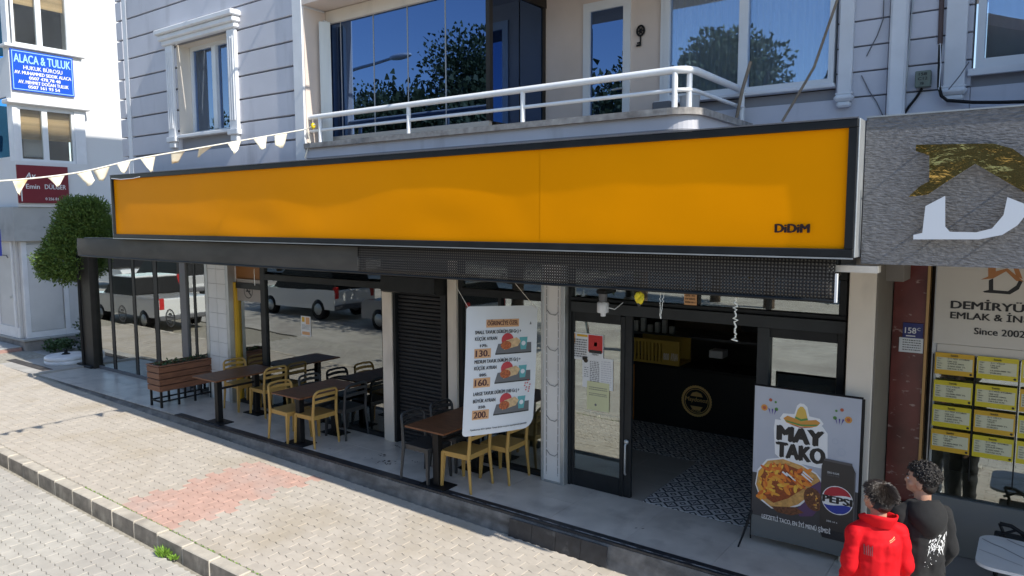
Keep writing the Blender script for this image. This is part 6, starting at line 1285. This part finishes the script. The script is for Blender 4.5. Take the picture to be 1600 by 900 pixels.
def human(name, label, x, y, zf, rz, height, skin, head_yaw, head_pitch, jacket, hairkind, trouser):
    """built facing +y at the origin, 1.68 m tall, then scaled, turned and placed"""
    t = thing(name, label, 'person', (0, 0, 0)); S = skin
    hy, hp = R(head_yaw), R(head_pitch); HM = Matrix.Translation((0, 0.02, 1.495)) @ Matrix.Rotation(hy, 4, 'Z') @ Matrix.Rotation(hp, 4, 'X')
    def hd(p): return HM @ Vector(p)
    HR = (HM.to_3x3())
    b = MB()
    b.ell(hd((0, -0.005, 0.105)), (0.074, 0.094, 0.098), S, 20, 14, rot=HR); b.ell(hd((0, 0.03, 0.045)), (0.056, 0.062, 0.068), S, 18, 12, rot=HR); b.ell(hd((0, 0.066, 0.008)), (0.028, 0.026, 0.024), S, 12, 8, rot=HR)
    b.ell(hd((0, 0.092, 0.062)), (0.013, 0.020, 0.016), S, 10, 8, rot=HR); b.ell(hd((0, 0.086, 0.082)), (0.010, 0.014, 0.026), S, 10, 8, rot=HR); b.ell(hd((0, 0.084, 0.034)), (0.024, 0.012, 0.008), S, 10, 6, rot=HR); b.ell(hd((0, 0.083, 0.024)), (0.020, 0.011, 0.007), S, 10, 6, rot=HR)
    b.ell(hd((0, 0.078, 0.105)), (0.05, 0.016, 0.012), S, 12, 6, rot=HR)
    for s_ in (-1, 1): b.ell(hd((s_*0.074, -0.006, 0.062)), (0.010, 0.022, 0.034), S, 10, 8, rot=HR); b.ell(hd((s_*0.045, 0.052, 0.055)), (0.024, 0.026, 0.024), S, 10, 8, rot=HR)
    cap(b, (0, -0.015, 1.34), hd((0, -0.015, 0.04)), 0.058, 0.054, S)
    cap(b, (0, 0, 0.95), (0, 0, 1.30), 0.12, 0.13, S, 0.7); cap(b, (-0.13, 0, 1.34), (0.13, 0, 1.34), 0.055, 0.055, S)
    arms = {}
    for s_ in (-1, 1):
        sh, el, wr = Vector((s_*0.160, -0.005, 1.335)), Vector((s_*0.205, -0.03, 1.075)), Vector((s_*0.175, 0.10, 0.86))
        arms[s_] = (sh, el, wr); cap(b, sh, el, 0.048, 0.038, S); cap(b, el, wr, 0.037, 0.025, S)
        d = (wr-el).normalized(); side = Vector((0, 1, 0.3)).normalized(); palm = wr+d*0.055
        b.ell(palm, (0.016, 0.036, 0.048), S, 12, 8)
        for k, (o, l) in enumerate(((0.027, 0.062), (0.010, 0.072), (-0.008, 0.068), (-0.025, 0.052))):
            a0 = palm+Vector((0, o, -0.035)); a1 = a0+Vector((-s_*0.004, o*0.2+0.004, -l*0.5)); a2 = a1+Vector((-s_*0.022, 0.006, -l*0.42)); cap(b, a0, a1, 0.0092, 0.0088, S); cap(b, a1, a2, 0.0088, 0.0072, S)
        a0 = palm+Vector((0, 0.030, 0.012)); a1 = a0+Vector((-s_*0.012, 0.030, -0.022)); a2 = a1+Vector((-s_*0.010, 0.008, -0.028)); cap(b, a0, a1, 0.011, 0.0095, S); cap(b, a1, a2, 0.0095, 0.008, S)
        hip, kn, an = Vector((s_*0.085, 0, 0.88)), Vector((s_*0.10, 0.015, 0.47)), Vector((s_*0.105, -0.01, 0.09)); cap(b, hip, kn, 0.075, 0.05, S); cap(b, kn, an, 0.048, 0.035, S); cap(b, an+Vector((0, 0, -0.03)), an+Vector((s_*0.01, 0.13, -0.05)), 0.034, 0.028, S)
    remesh(b, 'body', t, 0.0075, 2)
    e = MB()
    for s_ in (-1, 1): e.ell(hd((s_*0.031, 0.078, 0.088)), (0.0115, 0.008, 0.0085), M_PAPER, 12, 8, rot=HR); e.ell(hd((s_*0.031, 0.0845, 0.088)), (0.0055, 0.003, 0.0055), M_SOIL, 10, 6, rot=HR)
    e.build('eyes', t, world=False); e = MB()
    for s_ in (-1, 1): e.tube([hd((s_*0.014, 0.092, 0.108)), hd((s_*0.034, 0.090, 0.114)), hd((s_*0.052, 0.076, 0.108))], [0.004, 0.005, 0.003], hairkind[1], 6)
    e.build('eyebrows', t, world=False)
    # clothes
    J = jacket; c = MB(); cap(c, (-0.035, -0.01, 0.84), (-0.03, -0.005, 1.28), 0.135, 0.132, J[0], 0.8); cap(c, (0.035, -0.01, 0.84), (0.03, -0.005, 1.28), 0.135, 0.132, J[0], 0.8); cap(c, (0, -0.01, 1.40), (-0.145, -0.005, 1.345), 0.062, 0.060, J[0]); cap(c, (0, -0.01, 1.40), (0.145, -0.005, 1.345), 0.062, 0.060, J[0]); c.ell((0, -0.03, 1.24), (0.165, 0.105, 0.16), J[0], 16, 10)
    cap(c, (-0.07, -0.015, 1.385), (0.07, -0.015, 1.385), 0.062, 0.062, J[0])
    for s_ in (-1, 1): sh, el, wr = arms[s_]; cap(c, sh+Vector((0, 0, 0)), el, 0.064, 0.058, J[0]); cap(c, el, wr-(wr-el)*0.06, 0.058, 0.042, J[0])
    def fold(p):
        az = noise.noise((p.x*5, p.y*5, p.z*11))*0.013+noise.noise((p.x*14+p.z*6, p.y*12, p.z*16))*0.006
        k = 1-abs(2*((noise.noise((p.x*4+1, p.y*4, p.z*9+3))+1)/2 % 1)-1)
        return az+0.009*k**4*(1 if p.z < 1.33 else 0.3)
    jk = remesh(c, J[1], t, 0.009, 3, fold)
    if J[2] == 'collar':
        c = MB(); n = 40; vs = []; hs = [0, 0.35, 0.7, 1.0, 1.0, 0.6, 0.1]; off = [0, .004, .006, .004, -.010, -.012, -.012]
        for r_, (h_, o_) in enumerate(zip(hs, off)):
            for k in range(n+1):
                a = R(112+ (360-44)*k/n-0); rad = 0.092+0.030*h_+o_+0.004*noise.noise((k*0.3, r_*0.4, 1)); zz = 1.375+0.085*h_+0.010*math.sin(a*2)-0.020*math.sin(a)*(1)+(0.012 if math.sin(a) < 0 else 0)*h_
                vs.append((rad*1.08*math.cos(a), -0.012+rad*0.98*math.sin(a), zz))
        c.add(vs, [(r_*(n+1)+k, r_*(n+1)+k+1, (r_+1)*(n+1)+k+1, (r_+1)*(n+1)+k) for r_ in range(6) for k in range(n)], J[0], True); c.build('collar', t, world=False)
        c = MB(); c.tube([(0.02, 0.128, 0.75), (0.02, 0.135, 1.2), (0.01, 0.10, 1.40)], 0.006, M_BLK, 6); c.build('zip', t, world=False)
    else:
        c = MB(); n = 36; vs = []; R_ = 12
        for r_ in range(R_+1):
            f = r_/R_
            for k in range(n):
                a = 2*math.pi*k/n; back = max(0, -math.sin(a)); rim = 0.083+0.020*math.sin(f*math.pi)
                rad = rim+(0.055*back**1.5)*math.sin(f*math.pi*0.9)+0.012*f; zz = 1.435-0.125*f+0.035*back*(1-f)-0.10*back**2*f-0.035*max(0, math.sin(a))*1.0; vs.append((rad*1.1*math.cos(a), -0.02+rad*math.sin(a), zz+0.010*noise.noise((math.cos(a)*3, math.sin(a)*3, f*5))+0.005*noise.noise((math.cos(a)*8, math.sin(a)*8, f*9))))
        c.add(vs, [(r_*n+k, r_*n+(k+1) % n, (r_+1)*n+(k+1) % n, (r_+1)*n+k) for r_ in range(R_) for k in range(n)], J[0], True)
        o = c.build('hood', t, world=False); q = o.modifiers.new('t', 'SOLIDIFY'); q.thickness = 0.012; q.offset = -1
        c = MB(); c.tube([(0.075*math.cos(a), -0.02+0.075*math.sin(a), 1.425) for a in [2*math.pi*k/20 for k in range(21)]], 0.010, M_REDL, 6); c.build('inner_collar', t, world=False)
    # print on the back, laid on the cloth
    from mathutils.bvhtree import BVHTree
    bv = BVHTree.FromPolygons([v.co for v in jk.data.vertices], [list(p.vertices) for p in jk.data.polygons])
    def onback(u, v, h):
        hit = bv.ray_cast(Vector((u, -1, v)), Vector((0, 1, 0)))
        return (hit[0] if hit[0] else Vector((u, -0.13, v)))+Vector((0, -0.0035, 0))
    P = Panel(onback, 0.02)
    if J[2] == 'collar':
        GP = mat('faded_tag_print', (0.30, 0.06, 0.07), 0.6); 
        for k in range(5): P.rect(-0.135+k*0.011, 1.20, -0.129+k*0.011, 1.275-0.01*(k % 2), GP)
        P.poly([(0.035, 1.315), (0.085, 1.335), (0.085, 1.329), (0.035, 1.309)], M_TAN); P.poly([(0.035, 1.303), (0.085, 1.323), (0.085, 1.319), (0.035, 1.299)], M_TAN)
    else:
        random.seed(9)
        for row, (v0, u0, u1) in enumerate(((1.215, 0.0, 0.13), (1.145, -0.015, 0.12))):
            u = u0
            while u < u1:
                w = random.uniform(0.010, 0.016)
                for _ in range(3):
                    a0, b0 = u+random.uniform(-.008, .012), v0+random.uniform(-.030, .034); a1, b1 = a0+random.uniform(.008, .024)*random.choice((-1, 1)), b0+random.uniform(-.045, .045); th = random.uniform(.0035, .007)
                    P.poly([(a0-th, b0), (a0+th, b0+th), (a1+th*0.3, b1+th*.3), (a1-th*0.2, b1)], M_WHITE)
                u += w
        for k in range(16): P.disc(0.03+random.uniform(-.05, .05)-k*.003, 1.12-k*0.008, random.uniform(.0015, .0035), M_WHITE, n=6)
    P.build('back_print', t) if False else P.mb.build('back_print', t, world=False)
    c = MB(); TR_ = trouser
    for s_ in (-1, 1): cap(c, (s_*0.085, 0, 0.86), (s_*0.10, 0.012, 0.47), 0.098, 0.076, TR_); cap(c, (s_*0.10, 0.012, 0.47), (s_*0.105, 0, 0.10), 0.075, 0.062, TR_)
    cap(c, (-0.06, 0, 0.90), (0.06, 0, 0.90), 0.10, 0.10, TR_); remesh(c, 'trousers', t, 0.012, 2, fold)
    for s_ in (-1, 1):
        c = MB(); cap(c, (s_*0.105, -0.04, 0.045), (s_*0.118, 0.13, 0.038), 0.045, 0.040, M_PAPER, 1); c.box(s_*0.105-0.045, s_*0.105+0.05, -0.08, 0.165, 0, 0.022, M_PAPER); c.build('shoe', t, world=False)
    # hair
    random.seed(4 if hairkind[0] == 'short' else 8); c = MB(); HMt = hairkind[1]; base = []
    c.ell(hd((0, -0.018, 0.118)), (0.080, 0.094, 0.092), HMt, 20, 12, jit=0.004, rot=HR); c.ell(hd((0, -0.05, 0.06)), (0.066, 0.058, 0.070), HMt, 16, 10, jit=0.004, rot=HR)
    N = 3600 if hairkind[0] == 'short' else 1200
    for _ in range(N):
        while True:
            d = Vector((random.gauss(0, 1), random.gauss(0, 1), random.gauss(0, 1))).normalized()
            if d.z > 0.42 or (d.y < 0.10 and d.z > -0.72) or (d.z > 0.15 and abs(d.x) > 0.6 and d.y < 0.45): break
        low = d.z < 0.0
        p = Vector((d.x*0.079, d.y*0.096-0.012, 0.112+d.z*(0.094 if d.z > 0 else 0.105)))
        if hairkind[0] == 'short':
            L = (0.016 if low else random.uniform(0.028, 0.048)); cr = Vector((0, -0.045, 0.2)); sw = Vector((p.x-0, p.y+0.03, 0)).normalized() if True else 0
            fl = (d*0.32+Vector((sw.x*0.6, sw.y*0.6, -0.35 if not low else -0.9))+Vector((random.gauss(0, .20), random.gauss(0, .20), random.gauss(0, .15)))).normalized()
            q1 = p+d*L*0.35+fl*L*0.3; q2 = q1+fl*L*0.5+Vector((0, 0, -L*0.12)); pts = [p-d*0.004, q1, q2]; c.tube([hd(q) for q in pts], [0.0026, 0.0022, 0.0005], HMt, 4, False)
        else:
            if low and random.random() < 0.5: continue
            rr = random.uniform(0.007, 0.013)*(0.6 if low else 1); a0 = random.uniform(0, 6.28); ax = d.cross(Vector((random.random(), random.random(), random.random()))).normalized(); bx = d.cross(ax); up = random.uniform(0.004, 0.032)*(0.3 if low else 1)
            pts = [p+d*(up*k/6+0.002)+ax*rr*math.cos(a0+k*1.15)+bx*rr*math.sin(a0+k*1.15) for k in range(7)]; c.tube([hd(q) for q in pts], [0.0030]*6+[0.0010], HMt, 4, False)
    c.build('hair', t, world=False)
    t.location = (x, y, zf); t.rotation_euler = (0, 0, R(rz)); k = height/1.68; t.scale = (k, k, k); return t
SKIN = mat('skin', (0.50, 0.27, 0.18), 0.5, var=(12, 0.08), spec=0.4)
HB = mat('dark_brown_hair', (0.032, 0.022, 0.017), 0.34, spec=0.9); HK = mat('black_curly_hair', (0.018, 0.014, 0.013), 0.45, spec=0.6)
JR = mat('red_jacket_shell', (0.62, 0.008, 0.014), 0.72, spec=0.15, var=(8, 0.08), bump=(60, 0.12, 0.003)); JB = mat('black_hoodie_cotton', (0.011, 0.011, 0.012), 0.9, var=(30, 0.2), sheen=0.03, bump=(200, 0.3, 0.002))
pr = atd(1372, 785, 5.12); ph = atd(1441, 757, 5.25)
human('person', 'person in a bright red high collared jacket seen from behind, looking at the shop', pr.x, pr.y, SZ(pr.x)+0.0, 34, 1.60, SKIN, 30, 5, (JR, 'jacket', 'collar'), ('short', HB), mat('blue_grey_trousers', (0.06, 0.07, 0.10), 0.8, var=(20, 0.2)))
human('person', 'curly haired person in a black hoodie with a white scrawl on the back', ph.x, ph.y, SZ(ph.x)+0.0, 38, 1.69, SKIN, 46, 3, (JB, 'hoodie', 'hood'), ('curly', HK), mat('black_trousers', (0.02, 0.02, 0.022), 0.8, var=(20, 0.2)))
